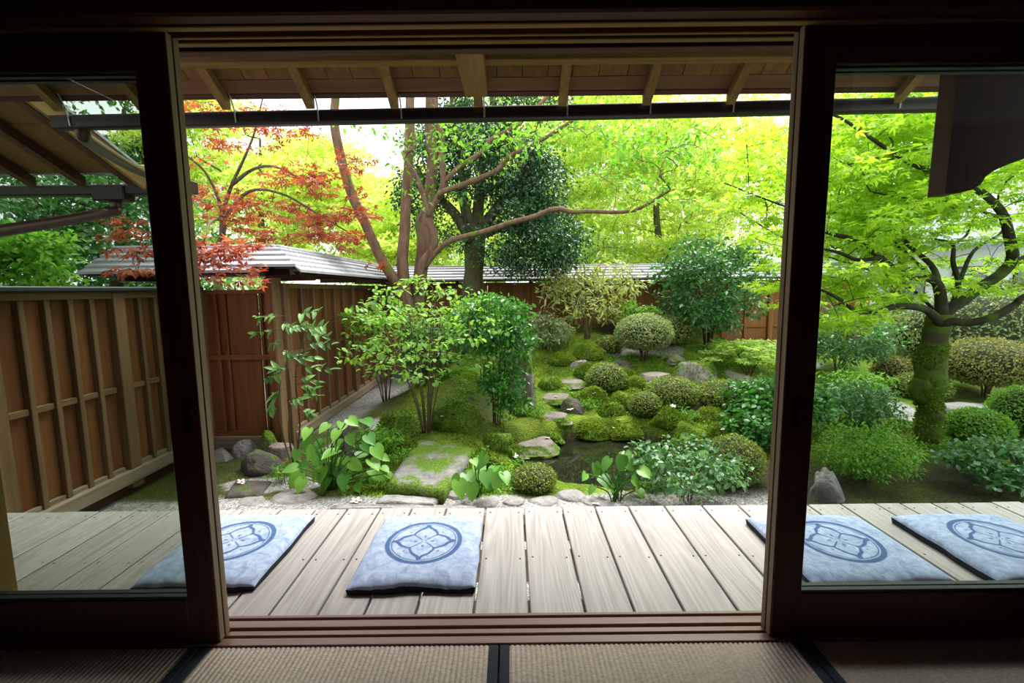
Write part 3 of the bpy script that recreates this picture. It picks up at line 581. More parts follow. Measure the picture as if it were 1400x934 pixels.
def rock(name, label, u, v, w, h, m, flat_=.0, dpth=.8, rough=.22, group=None, at=None, seed=None, sink=.3, cat='rock', fuzz=0, fm='lf_fuzz', fs=.022):
    """rock whose foot shows near the pixel (u, v); w, h in metres"""
    p = pg(u, v) if at is None else np.array(at, float); sd = R.uniform(0, 50) if seed is None else seed
    D = IV.copy(); r = 1 + rough * fbm(D[:, 0] * 1.1 + sd, D[:, 1] * 1.1, D[:, 2] * 1.1 + sd, 3) + rough * .5 * np.abs(vnoise(D[:, 0] * 2.6, D[:, 1] * 2.6 + sd, D[:, 2] * 2.6)) + .04 * fbm(D[:, 0] * 5 + sd, D[:, 1] * 5, D[:, 2] * 5, 3)
    Q = D * r[:, None]
    for k in range(7):                               # planar facets
        nrm = nrmv(np.array([R.gauss(0, 1), R.gauss(0, 1), R.gauss(.3, .8)])); c = R.uniform(.72, .95); dd = Q @ nrm - c
        Q = Q - np.where(dd > 0, dd * (.85 if rough > .12 else .35), 0)[:, None] * nrm
    if flat_: Q[:, 2] = np.where(Q[:, 2] > flat_, flat_ + (Q[:, 2] - flat_) * .12, Q[:, 2])
    top = Q[:, 2].max(); Q[:, 2] /= top
    if flat_: Q[:, :2] *= (1 + .35 * np.clip(1 - Q[:, 2:3], 0, 1.2))
    Q = Q * np.array([w / 2, w / 2 * dpth, h]); Q[:, 2] = np.where(Q[:, 2] < 0, Q[:, 2] * max(sink, .15), Q[:, 2])
    o = raw_mesh(name, Q, IF, M[m], smooth=True); o.location = (p[0], p[1] + w * dpth * .3, float(ground(p[0], p[1] + w * dpth * .3)) - .03)
    o.rotation_euler = (0, 0, R.uniform(-.5, .5))
    a_ = o.rotation_euler[2]; Qa = Q[Q[:, 2] > .02]; SPREAD.append([o, 'rock', np.abs(Qa[:, 0] * math.cos(a_) - Qa[:, 1] * math.sin(a_)).max(), np.abs(Qa[:, 0] * math.sin(a_) + Qa[:, 1] * math.cos(a_)).max(), {'moss_hump': 1.0, 'edging_stone': .7, 'standing_stone': .15, 'stepping_stone': .25}.get(name, .5)])
    if fuzz:
        A, B_q, C_q = Q[IF[:, 0]], Q[IF[:, 1]], Q[IF[:, 2]]; cr = np.cross(B_q - A, C_q - A); ar = np.linalg.norm(cr, axis=1); nn = cr / (ar[:, None] + 1e-12); ar = ar * (nn[:, 2] > -.1) * (A[:, 2] > -.02)
        nz_ = vnoise(A[:, 0] * 9 + sd, A[:, 1] * 9, A[:, 2] * 9); ar = ar * (nz_ > -.55); k = int(fuzz * ar.sum() / 2); fi = NR.choice(len(IF), k, p=ar / ar.sum()); a1, a2 = NR.random((2, k)); sw = a1 + a2 > 1; a1[sw] = 1 - a1[sw]; a2[sw] = 1 - a2[sw]
        pp = A[fi] + (B_q[fi] - A[fi]) * a1[:, None] + (C_q[fi] - A[fi]) * a2[:, None]; n_ = nn[fi]
        leaves('moss_tufts', o, M[fm], pp - n_ * .004, n_ + NR.normal(size=(k, 3)) * .6, NR.normal(size=(k, 3)), NR.uniform(.5, 1.4, k) * fs, .45)
    return tag(o, label, cat, group)
rock('garden_rock', 'low grey rock at the foot of the gate panel', 312, 612, .30, .14, 'st_grey')
rock('garden_rock', 'rounded grey rock beside the gate panel post', 336, 611, .22, .18, 'st_grey')
rock('garden_rock', 'upright grey rock in front of the cedar fence post', 363, 610, .22, .26, 'st_semi')
rock('garden_rock', 'dark mossy rock under the slender sapling', 352, 648, .38, .20, 'st_dark')
rock('garden_rock', 'pale flat topped rock behind the slender sapling', 372, 626, .2, .16, 'st_flat', flat_=.4)
rock('garden_rock', 'dark rock behind the heart leaved plant', 505, 615, .46, .30, 'st_dark', at=(-1.50, 4.06, 0))
rock('garden_rock', 'large moss covered boulder behind the stone slab bridge', 612, 622, .58, .24, 'st_moss', rough=.24, fuzz=9000, at=(-.58, 4.34, 0))
rock('garden_rock', 'moss covered boulder between the dark rock and the slab bridge', 552, 615, .40, .26, 'st_moss', rough=.28, fuzz=7000, at=(-1.10, 4.22, 0))
rock('garden_rock', 'dark mossy boulder at the foot of the glossy camellia', 665, 612, .38, .24, 'st_moss', rough=.28, fuzz=6000, at=(-.16, 4.08, 0))
rock('standing_stone', 'tall pale standing stone beside the glossy camellia', 722, 582, .36, .66, 'st_semi', dpth=.7, rough=.4, fuzz=1200, at=(.12, 5.08, 0))
rock('stepping_stone', 'flat brown stepping stone with mossy rim at the pond edge', 732, 640, .46, .09, 'st_step', flat_=.35, rough=.26)
rock('stepping_stone', 'flat brown stepping stone above the pond with a fallen flower on it', 762, 608, .34, .08, 'st_step', flat_=.35, rough=.26)
rock('garden_rock', 'dark angular rock overhanging the pond', 776, 590, .32, .20, 'st_dark', rough=.3, at=(.72, 5.06, 0))
rock('stepping_stone', 'grey flat stepping stone on the mossy slope, lower one', 768, 556, .40, .07, 'st_step', flat_=.3, rough=.26)
rock('stepping_stone', 'grey flat stepping stone on the mossy slope, upper one', 786, 527, .36, .07, 'st_step', flat_=.3, rough=.26)
rock('stepping_stone', 'pale flat stone between the moss humps on the slope', 905, 535, .40, .13, 'st_flat', flat_=.4, rough=.16)
rock('garden_rock', 'squared mossy rock beside the clipped ball azalea', 955, 524, .50, .26, 'st_semi', flat_=.6, rough=.25, fuzz=2500)
rock('garden_rock', 'small dark rock at the foot of the clipped ball azalea', 852, 508, .36, .16, 'st_dark', rough=.3)
rock('garden_rock', 'pale boulder at the end of the path by the pond', 885, 622, .3, .12, 'st_flat', rough=.25)
rock('garden_rock', 'grey rock half sunk in moss left of the ball azalea', 800, 500, .3, .12, 'st_grey', rough=.3)
rock('garden_rock', 'grey rock below the dark evergreen shrub', 925, 500, .34, .14, 'st_semi', rough=.3)
rock('garden_rock', 'pale weathered rock by the crooked pale branches', 765, 470, .4, .36, 'st_grey', rough=.3)
rock('garden_rock', 'rough grey upright rock near the veranda beyond the clear door', 1140, 686, .24, .24, 'st_grey', rough=.5)
rock('garden_rock', 'purplish flat rock behind the mossy maple trunk', 1212, 545, .55, .16, 'st_grey', flat_=.4)
rock('garden_rock', 'flat grey rock by the bronzed azalea', 1330, 566, .7, .12, 'st_grey', flat_=.3)
HUMPS = [(798, 522, .44, .20, 'left of the upper grey stepping stone'), (812, 572, .44, .24, 'below the dark sided azalea hump'), (858, 540, .36, .20, 'beside the dark sided azalea hump'), (880, 602, .34, .2, 'under the olive azalea hump'), (800, 610, .42, .16, 'beside the dark angular rock at the water'), (845, 614, .40, .14, 'at the far edge of the water'), (930, 618, .42, .14, 'between pond and yellowish azalea hump'), (866, 566, .36, .20, 'left of the yellowish azalea hump'),
    (770, 500, .45, .16, 'behind the standing stone'), (748, 592, .26, .12, 'between standing stone and dark angular rock'), (690, 618, .36, .14, 'below the glossy camellia'), (960, 575, .44, .18, 'right of the yellowish azalea hump'), (938, 548, .40, .14, 'below the squared mossy rock'), (815, 488, .5, .2, 'beside the small round azalea'), (674, 640, .22, .12, 'at the corner of the slab bridge'), (835, 590, .32, .16, 'above the far pond bank'), (755, 530, .3, .14, 'between the two grey stepping stones'), (868, 520, .34, .14, 'below the ball azalea'), (590, 610, .3, .12, 'on the far end of the slab bridge'), (742, 618, .24, .10, 'between the two brown stepping stones'), (990, 600, .36, .14, 'under the dark leafy groundcover'), (880, 556, .3, .16, 'behind the pale flat stone')]
for i, (u, v, w, h, wh) in enumerate(HUMPS):
    rock('moss_hump', 'fuzzy moss hump ' + wh, u, v, w, h, 'st_moss', rough=.26, group='moss humps around the pond', cat='moss hump', fuzz=11000, fm=('lf_fuzz', 'lf_fuzzy')[i % 3 > 0], fs=.026)
for i, (u, v, w, h, wh) in enumerate([(668, 690, .18, .05, 'beside the long narrow kerb stone'), (700, 690, .16, .05, 'left of the small azalea mound'), (745, 690, .2, .05, 'in front of the small azalea mound'), (790, 685, .22, .06, 'left of the heart leaved plant at the pond'), (398, 686, .30, .05, 'below the large heart leaved plant'), (338, 690, .22, .04, 'by the dark mossy paving stone'), (632, 681, .16, .06, 'under the heart leaved plant by the slab bridge'), (820, 690, .2, .05, 'below the heart leaved plant at the pond')]):
    rock('edging_stone', 'low grey edging stone ' + wh, u, v, w, h, 'st_grey', flat_=.4, group='edging stones by the veranda', cat='stone', rough=.2)
# stone slab bridge and kerb
def slab_stone(name, label, pts, th, m, cat='stone'):
    P = np.array(pts); c = P.mean(0); n = 14; V = []; Fq = []
    for lev in (0, 1):
        for i in range(n + 1):
            for j in range(n + 1):
                s, t = i / n, j / n; q = P[0] * (1 - s) * (1 - t) + P[1] * s * (1 - t) + P[2] * s * t + P[3] * (1 - s) * t
                e = 1 + .03 * vnoise(s * 5, t * 5, lev + 2.2); q = c + (q - c) * e
                ed = min(i, j, n - i, n - j); z = q[2] - (th if lev == 0 else (.012 if ed == 0 else 0)) + .008 * vnoise(s * 7, t * 7, 1.1)
                V.append((q[0] - c[0], q[1] - c[1], z - c[2]))
    k = (n + 1)**2; I = lambda l, i, j: l * k + i * (n + 1) + j
    for i in range(n):
        for j in range(n): Fq += [(I(1, i, j), I(1, i + 1, j), I(1, i + 1, j + 1), I(1, i, j + 1)), (I(0, i, j), I(0, i, j + 1), I(0, i + 1, j + 1), I(0, i + 1, j))]
        Fq += [(I(0, i, 0), I(0, i + 1, 0), I(1, i + 1, 0), I(1, i, 0)), (I(0, i + 1, n), I(0, i, n), I(1, i, n), I(1, i + 1, n)), (I(0, 0, i + 1), I(0, 0, i), I(1, 0, i), I(1, 0, i + 1)), (I(0, n, i), I(0, n, i + 1), I(1, n, i + 1), I(1, n, i))]
    o = raw_mesh(name, np.array(V), np.array(Fq), M[m]); o.location = c; return tag(o, label, cat)
zb = -.34
slab_stone('slab_bridge', 'rough granite slab bridge half covered in moss', [pZ(528, 660, zb), pZ(606, 670, zb), pZ(648, 612, zb), pZ(572, 598, zb)], .16, 'st_bridge', 'stone slab')
slab_stone('kerb_stone', 'grey kerb stone in front of the slab bridge', [pZ(512, 686.5, -.40), pZ(592, 687.5, -.40), pZ(600, 680, -.40), pZ(522, 676, -.40)], .12, 'granite')
slab_stone('kerb_stone', 'long narrow kerb stone along the gravel strip', [pZ(450, 695, -.42), pZ(650, 696, -.42), pZ(648, 690.5, -.42), pZ(455, 689.5, -.42)], .12, 'granite')
slab_stone('paving_stone', 'dark mossy paving stone near the fence corner', [pZ(306, 678, -.43), pZ(354, 677, -.43), pZ(372, 656, -.43), pZ(322, 656, -.43)], .08, 'st_dark')

# ------------------------------------------------------------------ foliage helpers
def clusters(C, n, r, flat_=1., up=.6, droop=.2, out=.5):
    """leaf positions, directions, normals around cluster centres"""
    C = np.asarray(C); r = np.broadcast_to(r, (len(C),)); c = np.repeat(C, n, 0); rr = np.repeat(r, n)
    d = nrmv(NR.normal(size=(len(c), 3))) * (NR.random((len(c), 1))**.45); d[:, 2] *= flat_
    dr = nrmv(nrmv(d) * out + NR.normal(size=d.shape) * .5 + np.array([0, 0, -droop])); nr = nrmv(NR.normal(size=d.shape) * (1 - up) + np.array([0, 0, up * 1.6]))
    return c + d * rr[:, None], dr, nr
def grow(paths, targets, wob=.12, k=5, lift=.1):
    """branch network: every target is joined to the nearest node; returns node arrays"""
    nodes = [np.asarray(q, float) for p in paths for q in p]; par = []; base = 0
    for p in paths:
        par += [-1] + list(range(base, base + len(p) - 1)); base += len(p)
    T = np.asarray(targets, float); A = np.array(nodes); d = np.array([np.min(np.linalg.norm(A - t, axis=1)) for t in T])
    P = list(A); 
    for i in np.argsort(d):
        t = T[i]; A = np.array(P); dv = t - A; dist = np.linalg.norm(dv, axis=1) + .6 * np.maximum(0, A[:, 2] - t[2] - .05); j = int(np.argmin(dist)); a = A[j]; L = np.linalg.norm(t - a)
        if L < 1e-3: continue
        kk = max(2, min(k, int(L / .15) + 1)); off = NR.normal(size=3) * L * wob; off[2] += lift * L; prev = j
        for s in range(1, kk + 1):
            w = s / kk; q = a * (1 - w) + t * w + off * 4 * w * (1 - w) * .6; P.append(q); par.append(prev); prev = len(P) - 1
    return np.array(P), np.array(par), base
def twig_mesh(name, parent, m, P, par, base, r0=.004, exp=.45, n=5, rmax=.05):
    N = len(P); cnt = np.zeros(N); kids = [[] for _ in range(N)]
    for i in range(N):
        if par[i] >= 0: kids[par[i]].append(i)
    for i in range(N - 1, -1, -1):
        if not kids[i]: cnt[i] += 1
        if par[i] >= 0: cnt[par[i]] += cnt[i]
    rad = np.minimum(r0 * cnt**exp, rmax); mb = MB()
    seen = np.zeros(N, bool)
    for i in range(base, N):
        if seen[i]: continue
        ch = [par[i], i]; seen[i] = True; c = i
        while True:
            nx_ = [q for q in kids[c] if not seen[q]]
            if not nx_: break
            c = max(nx_, key=lambda q: cnt[q]); ch.append(c); seen[c] = True
        rr = rad[ch].copy(); rr[0] = min(rr[0], rr[1] * 1.2); mb.tube(P[ch], rr, n, cap=False)
    if mb.n == 0: return None
    o = mb.build(name, m, parent, True); o['kind'] = 'stuff'; return o
def limb(parent, m, pts, rads, name='limb', k=5, n=10, rough=.0, lump=0.):
    P = smooth_path(pts, k); t = np.linspace(0, 1, len(P)); r = np.interp(t, np.linspace(0, 1, len(rads)), rads)
    if rough: r = r * (1 + rough * fbm(t * 14, t * 3 + len(pts), 2., 3))
    mb = MB().tube(P, r, n)
    if lump:
        C_ = np.repeat(P, n, 0); V = mb.v[0]; d = V - C_; mb.v[0] = C_ + d * (1 + lump * fbm(V[:, 0] * 7, V[:, 1] * 7, V[:, 2] * 6 + 3.3, 3) + lump * .6 * np.abs(vnoise(V[:, 0] * 4, V[:, 1] * 4, V[:, 2] * 4)))[:, None]
    mb.build(name, m, parent, True); return P
def ell(c, r, n, shell=.35):
    d = nrmv(NR.normal(size=(n, 3))) * (shell + (1 - shell) * NR.random((n, 1)))**.6; return np.asarray(c) + d * np.asarray(r)

# ------------------------------------------------------------------ trees
def root(name, label, cat, p, group=None): return empty(name, p, label, cat, group)
def loc(P, p): return np.asarray(P) - np.asarray(p)

# multi-stemmed smooth barked tree
b0 = pg(566, 545); b0 = np.array([-1.35, 6.45, float(ground(-1.35, 6.45))]); T1 = root('smooth_bark_tree', 'tall multi stemmed tree with smooth tan bark behind the leafy shrub', 'tree', b0)
Yt = 6.5
def L_(pts, Ys):
    Ys = np.interp(np.linspace(0, 1, len(pts)), np.linspace(0, 1, len(Ys)), Ys); return [pY(u, v, y) - b0 for (u, v), y in zip(pts, Ys)]
mpx = Yt / 620
paths = []
def S_(pts, Ys, rads, name='stem'):
    paths.append(limb(T1, M['bark_s'], L_(pts, Ys), [a * mpx for a in rads], name, rough=.06)); return paths[-1]
S_([(566, 480), (556, 420), (547, 391), (533.6, 374), (517, 346), (500, 307), (480.6, 265), (466.7, 218), (457, 168), (459, 130), (462, 60), (470, -20)], [6.45, 6.5, 6.3, 6.2], [9, 9, 7, 6.5, 6, 5.5, 4.5, 4])
S_([(566, 470), (555, 400), (550, 357), (553, 321), (555, 279), (558.6, 223), (560, 168), (562, 80), (566, 0)], [6.45, 6.5, 6.6], [9, 8, 7.5, 7, 6.5, 6, 5.5, 5])
S_([(568, 470), (572, 400), (579.5, 335), (577, 307), (583.7, 287), (590.7, 232), (589, 170), (590, 90), (594, 0)], [6.5, 6.7, 6.8], [9, 9, 9.5, 9, 7.5, 7.5, 7, 6])
S_([(570, 400), (576.7, 363), (592, 340), (593.5, 321), (586.5, 296), (600, 268), (606, 248.6), (603, 209), (604.6, 184), (597.6, 168), (596, 120), (600, 40)], [6.45, 6.3, 6.3], [6, 5.5, 5, 4.5, 4, 3.5, 3.5, 3, 2.5], 'limb')
S_([(586.5, 296), (576.7, 262), (569.8, 243), (554.5, 218), (556, 208), (567, 201), (564, 168), (562, 120), (575, 60)], [6.3, 6.25, 6.2], [3.5, 3, 3, 2.5, 2.2, 2], 'limb')
S_([(600, 270), (606, 262), (645, 248), (681, 232), (695, 215), (748, 187), (790, 160)], [6.3, 6.0, 5.8], [3.8, 3.5, 3.2, 2.6, 2], 'limb')
S_([(606, 250), (631, 226), (661, 207), (672, 190), (711, 168), (760, 120)], [6.3, 6.2, 6.3], [3.2, 3, 2.6, 2], 'limb')
S_([(580, 366), (595, 346), (617, 329), (661, 317), (700, 304), (728, 297), (759, 286), (784, 290), (800, 289), (865, 288), (913, 262)], [6.45, 6.1, 5.9], [4, 3.6, 3.4, 3.2, 3, 2.8, 2.4, 1.6], 'limb')
tg = []
for u, v, y, s in [(625, 200, 6.2, 8), (650, 210, 6.1, 8), (690, 190, 6.1, 9), (640, 178, 6.2, 8), (740, 182, 5.9, 10), (790, 170, 5.8, 14), (850, 190, 5.7, 14), (900, 195, 5.7, 14), (950, 185, 5.7, 14), (910, 230, 5.8, 10), (870, 260, 5.9, 8), (820, 230, 6.0, 8), (570, 190, 6.2, 5), (535, 180, 6.2, 5), (620, 250, 6.2, 4), (585, 275, 6.2, 4), (930, 260, 5.9, 7), (700, 150, 6.2, 10), (620, 120, 6.3, 12), (800, 110, 6.0, 14), (500, 100, 6.3, 10), (560, 40, 6.4, 14), (700, 40, 6.4, 14), (960, 225, 5.9, 6)]:
    for _ in range(s): tg.append(pY(u + R.gauss(0, 22), v + R.gauss(0, 14), y + R.gauss(0, .3)) - b0)
P, par, bs_ = grow(paths, tg, .1); twig_mesh('twigs', T1, M['bark_s'], P, par, bs_, .003, .45, 5, .03)
po, dr, nr = clusters(tg, 12, .22, .6, .6, .35); leaves('foliage', T1, M['lf_fresh'], po, dr, nr, NR.uniform(.05, .10, len(po)), .55)

# dark evergreen with a thick trunk
b0 = np.array(pY(647, 470, 7.5)); b0[2] = float(ground(b0[0], b0[1])); T2 = root('evergreen_tree', 'dense dark evergreen tree with thick trunk in front of the back fence', 'tree', b0); mpx = 7.5 / 620
paths = [limb(T2, M['bark_d'], [np.array([0, 0, -.1])] + [pY(u, v, 7.5) - b0 for u, v in ((645, 420), (648, 370), (650, 330), (655, 310))], [a * mpx for a in (19, 16, 13, 14, 10)], 'trunk', n=14, rough=.1)]
for pts in ([(652, 325), (640, 300), (632, 260), (630, 210), (620, 150), (615, 90)], [(655, 322), (668, 300), (690, 270), (715, 240), (730, 200)], [(655, 320), (690, 310), (720, 320), (745, 340)], [(646, 330), (620, 290), (590, 260), (570, 230)], [(652, 315), (655, 270), (660, 220), (670, 160), (680, 100)]):
    paths.append(limb(T2, M['bark_d'], [pY(u, v, 7.5 + R.uniform(-.15, .15)) - b0 for u, v in pts], [a * mpx for a in (9, 7, 5.5, 4, 3)]))
tg = []
for u, v, ru, rv, n in [(700, 225, 60, 45, 80), (745, 255, 40, 40, 40), (715, 285, 50, 30, 40), (745, 300, 40, 24, 30), (735, 345, 50, 28, 38), (775, 330, 25, 30, 18), (590, 215, 40, 45, 42), (575, 275, 34, 40, 34), (640, 240, 40, 40, 30), (640, 180, 60, 40, 60), (690, 120, 90, 50, 60), (640, 320, 45, 30, 12), (715, 350, 50, 25, 20)]:
    for q in ell((0, 0, 0), (1, 1, 1), n): tg.append(pY(u + ru * q[0], v - rv * q[2], (7.6 + .75 * q[1]) if v - rv * q[2] < 315 else (7.15 + .45 * q[1])) - b0)
P, par, bs_ = grow(paths, tg, .12); twig_mesh('twigs', T2, M['bark_d'], P, par, bs_, .004, .45, 5, .05)
po, dr, nr = clusters(tg, 60, .25, .85, .35, .3); leaves('foliage', T2, M['lf_dark'], po, dr, nr, NR.uniform(.05, .085, len(po)), .5)

# red maple behind the gate
b0 = np.array([-3.75, 6.2, -.45]); T3 = root('red_maple', 'red leaved maple behind the narrow gate panel', 'tree', b0)
paths = [limb(T3, M['bark_d'], [np.array([0, 0, -.1])] + [pY(u, v, 6.2) - b0 for u, v in ((296, 380), (304, 320), (304, 290))], [.06, .05, .042, .036], 'trunk')]
for pts, ys in (([(304, 290), (296, 265), (280, 235), (258, 215), (235, 200)], (6.2, 5.8)), ([(304, 290), (318, 250), (330, 225), (345, 190), (352, 165), (360, 130)], (6.2, 6.0)), ([(318, 252), (345, 232), (375, 228), (410, 245), (440, 275)], (6.2, 5.6)), ([(306, 300), (340, 262), (385, 265), (430, 290), (480, 320)], (6.2, 5.4)), ([(303, 300), (294, 300), (286, 306), (282, 322)], (6.2, 5.3, 4.4, 3.86))):
    ys = np.interp(np.linspace(0, 1, len(pts)), np.linspace(0, 1, len(ys)), ys); paths.append(limb(T3, M['bark_d'], [pY(u, v, y) - b0 for (u, v), y in zip(pts, ys)], [.026, .018, .012, .007]))
tg = []
for u, v, y, s, sx in [(275, 160, 5.8, 10, 26), (330, 150, 6, 9, 30), (300, 200, 5.8, 7, 22), (400, 235, 5.7, 9, 26), (440, 255, 5.6, 10, 26), (470, 290, 5.5, 10, 22), (430, 320, 5.5, 12, 28), (480, 330, 5.5, 9, 18), (320, 285, 5.9, 12, 26), (355, 310, 5.8, 12, 24), (275, 260, 5.9, 5, 15), (268, 335, 3.80, 3, 10), (292, 345, 3.78, 4, 14), (322, 358, 3.76, 5, 16), (285, 370, 3.76, 4, 14), (400, 185, 6, 6, 24), (180, 320, 5.2, 5, 10), (190, 348, 3.74, 4, 8), (455, 225, 5.9, 6, 20), (390, 290, 5.7, 7, 20)]:
    for _ in range(s): tg.append(pY(u + R.gauss(0, sx), v + R.gauss(0, 11), y + R.gauss(0, .22 if y > 4 else .05)) - b0)
P, par, bs_ = grow(paths, tg, .1); twig_mesh('twigs', T3, M['bark_d'], P, par, bs_, .0025, .45, 4, .02)
po, dr, nr = clusters(tg, 18, .20, .22, .75, .3); leaves('foliage', T3, M['lf_red'], po, dr, nr, NR.uniform(.05, .085, len(po)), .5, PALM)

# spreading maple with mossy trunk
Ym = 4.35; KR = .74; b0 = np.array(pY(1268, 606, Ym)); b0[2] = float(ground(b0[0], b0[1])); T4 = root('mossy_maple', 'spreading green maple with twisted moss covered trunk', 'tree', b0); mpx = Ym / 620
paths = []
tp = [pY(u, v, Ym) - b0 for u, v in ((1268, 640), (1269, 592), (1272, 559), (1265, 539), (1273, 519), (1270, 496), (1276, 476), (1281, 450), (1284, 430))]
paths.append(limb(T4, M['bark_mm'], tp, [a * mpx * KR for a in (22, 19, 18, 17, 24, 19, 20, 16.5, 17, 17)], 'trunk', k=10, n=26, rough=.08, lump=.34))
tt = NR.random(4200); tq = np.array(paths[0]); ti = tt * (len(tq) - 1) * .78; k0 = ti.astype(int); fr_ = (ti - k0)[:, None]; cc = tq[k0] * (1 - fr_) + tq[np.minimum(k0 + 1, len(tq) - 1)] * fr_
aa = NR.random(4200) * 6.283; rr_ = np.interp(ti / (len(tq) - 1), np.linspace(0, 1, 10), [a * mpx * KR for a in (22, 19, 18, 17, 24, 19, 20, 16.5, 17, 17)]) * (1 + .1 * vnoise(aa * 2, tt * 14, 2.)); nd_ = np.stack([np.cos(aa), np.sin(aa), 0 * aa], 1)
leaves('moss_tufts', T4, M['lf_fuzz'], cc + nd_ * rr_[:, None] * 1.06, nd_ + NR.normal(size=nd_.shape) * .6, NR.normal(size=nd_.shape), NR.uniform(.015, .035, 4200), .5)
def B_(pts, ys, rads):
    ys = np.interp(np.linspace(0, 1, len(pts)), np.linspace(0, 1, len(ys)), ys); paths.append(limb(T4, M['bark_m'], [pY(u, v, y) - b0 for (u, v), y in zip(pts, ys)], [a * mpx * KR for a in rads], rough=.08))
B_([(1285, 440), (1287, 420), (1283, 392), (1271, 381), (1242, 378), (1217, 364), (1195, 345), (1167, 328), (1142, 321), (1110, 312)], (4.35, 4.2, 4.0), (11, 9, 7, 6, 5, 4, 2.5))
B_([(1283, 395), (1280, 376), (1270, 359), (1245, 338), (1226, 314), (1223, 303), (1205, 290)], (4.3, 4.5, 4.7), (6, 5, 4, 3, 2))
B_([(1215, 363), (1203, 353), (1175, 356), (1148, 346), (1128, 341), (1090, 335)], (4.1, 3.8), (4, 3.2, 2.5, 1.5))
B_([(1284, 440), (1298, 423), (1315, 412), (1342, 392), (1370, 373), (1384, 353), (1380, 325), (1372, 295), (1356, 275), (1337, 260), (1310, 248), (1290, 240), (1253, 227), (1219, 208), (1178, 180), (1150, 162), (1120, 150)], (4.35, 4.4, 4.3, 3.9, 3.7), (11, 10, 9, 8, 6.5, 5, 3.5, 2.5, 1.6))
B_([(1290, 432), (1303, 415), (1310, 387), (1303, 359), (1302, 334), (1278, 327)], (4.35, 4.7), (6, 5, 4.5, 3.5, 2))
B_([(1312, 385), (1326, 351), (1342, 334), (1367, 320), (1376, 300)], (4.5, 4.9), (4, 3.2, 2.5, 2))
B_([(1302, 334), (1320, 323), (1327, 309), (1335, 290)], (4.7, 4.9), (2.5, 2, 1.5))
B_([(1375, 368), (1384, 359), (1400, 353), (1450, 330), (1500, 300)], (4.4, 4.6), (7, 6, 5, 3))
B_([(1284, 442), (1276, 431), (1259, 421), (1225, 419), (1203, 426), (1175, 428), (1148, 409), (1120, 395)], (4.3, 4.0, 3.8), (8, 7, 5.5, 4.5, 3.5, 2))
B_([(1284, 445), (1301, 440), (1326, 441), (1356, 434), (1387, 417), (1400, 406), (1450, 385)], (4.3, 4.1, 4.0), (8, 7.5, 6.5, 5.5, 4))
B_([(1372, 298), (1365, 296), (1331, 286), (1292, 275), (1231, 270), (1190, 262)], (4.2, 4.4), (3, 2.5, 2, 1.2))
B_([(1282, 385), (1180, 300), (1100, 290), (1040, 270), (990, 250)], (4.5, 5.0, 5.2), (3, 2.5, 1.8, 1.2))
B_([(1284, 430), (1230, 385), (1130, 350), (1070, 325), (1010, 290)], (4.5, 5.2, 5.6), (3, 2.5, 2, 1.2))
tg = []
for u0, u1, v0, v1, n, y in [(1120, 1300, 165, 230, 75, 4.4), (1120, 1300, 230, 300, 70, 4.5), (1300, 1480, 190, 300, 55, 4.5), (1110, 1230, 300, 350, 32, 4.3), (1120, 1230, 360, 425, 30, 4.4), (1300, 1450, 300, 400, 24, 4.7), (1010, 1120, 170, 260, 34, 5.3), (1000, 1120, 260, 330, 26, 5.4), (1040, 1110, 330, 420, 16, 5.2), (1200, 1300, 300, 360, 14, 4.9), (1120, 1200, 425, 450, 8, 4.2), (1150, 1480, 90, 165, 70, 4.4)]:
    for _ in range(n): tg.append(pY(R.uniform(u0, u1), R.uniform(v0, v1), y + R.gauss(0, .45)) - b0)
tg = [q for q in tg if (q + b0)[1] > 3.2]
P, par, bs_ = grow(paths, tg, .09); twig_mesh('twigs', T4, M['bark_m'], P, par, bs_, .0028, .45, 4, .025)
po, dr, nr = clusters(tg, 42, .27, .2, .8, .25); leaves('foliage', T4, M['lf_maple'], po, dr, nr, NR.uniform(.045, .08, len(po)), .5, PALM)

# trees beyond the fence
def bgtree(name, label, x, y, z0, trunk_r, lobes, nt, nl, leaf, lm, bm='bark_d', flat_=.5, cr=.6, tpl=DIA, up=.5, group='trees beyond the fence'):
    b0 = np.array([x, y, z0]); e = root(name, label, 'tree', b0, group); top = max(l[2] + l[5] * .5 for l in lobes)
    tr = [(0, 0, -.1), (R.uniform(-.1, .1), 0, (top - z0) * .3), (R.uniform(-.3, .3), R.uniform(-.2, .2), (top - z0) * .6), (R.uniform(-.4, .4), 0, (top - z0) * .9)]
    paths = [limb(e, M[bm], tr, [trunk_r, trunk_r * .8, trunk_r * .55, trunk_r * .2], 'trunk', n=8)]
    tg = np.concatenate([ell(l[:3], l[3:6], max(6, int(nt * l[6])), .3) - b0 for l in lobes])
    P, par, b_ = grow(paths, tg, .12, 4); twig_mesh('twigs', e, M[bm], P, par, b_, .008, .45, 4, trunk_r * .5)
    po, dr, nr = clusters(tg, nl, cr, flat_, up, .2); leaves('foliage', e, M[lm], po, dr, nr, NR.uniform(leaf * .7, leaf * 1.25, len(po)), .55, tpl); return e
bgtree('far_maple', 'yellow green maple beyond the fence, behind the dark evergreen shrub', 3.6, 11, -.3, .13, [(3.4, 10.8, 2.6, 2.0, 1.3, 1.5, .5), (4.6, 11.2, 4.2, 2.0, 1.3, 1.5, .4), (2.6, 11, 4.6, 1.7, 1.2, 1.2, .3)], 130, 90, .115, 'lf_bg', tpl=PALM, flat_=.3)
bgtree('far_maple', 'pale yellow green maple beyond the fence, behind the yellow leaved shrub', 1.4, 12.5, -.3, .13, [(1.5, 12.3, 2.4, 1.5, 1.2, 1.2, .4), (1.2, 12.5, 4.4, 1.8, 1.2, 1.5, .4), (2.2, 12.5, 6.2, 2, 1.2, 1.2, .3)], 120, 90, .115, 'lf_bg', tpl=PALM, flat_=.3)
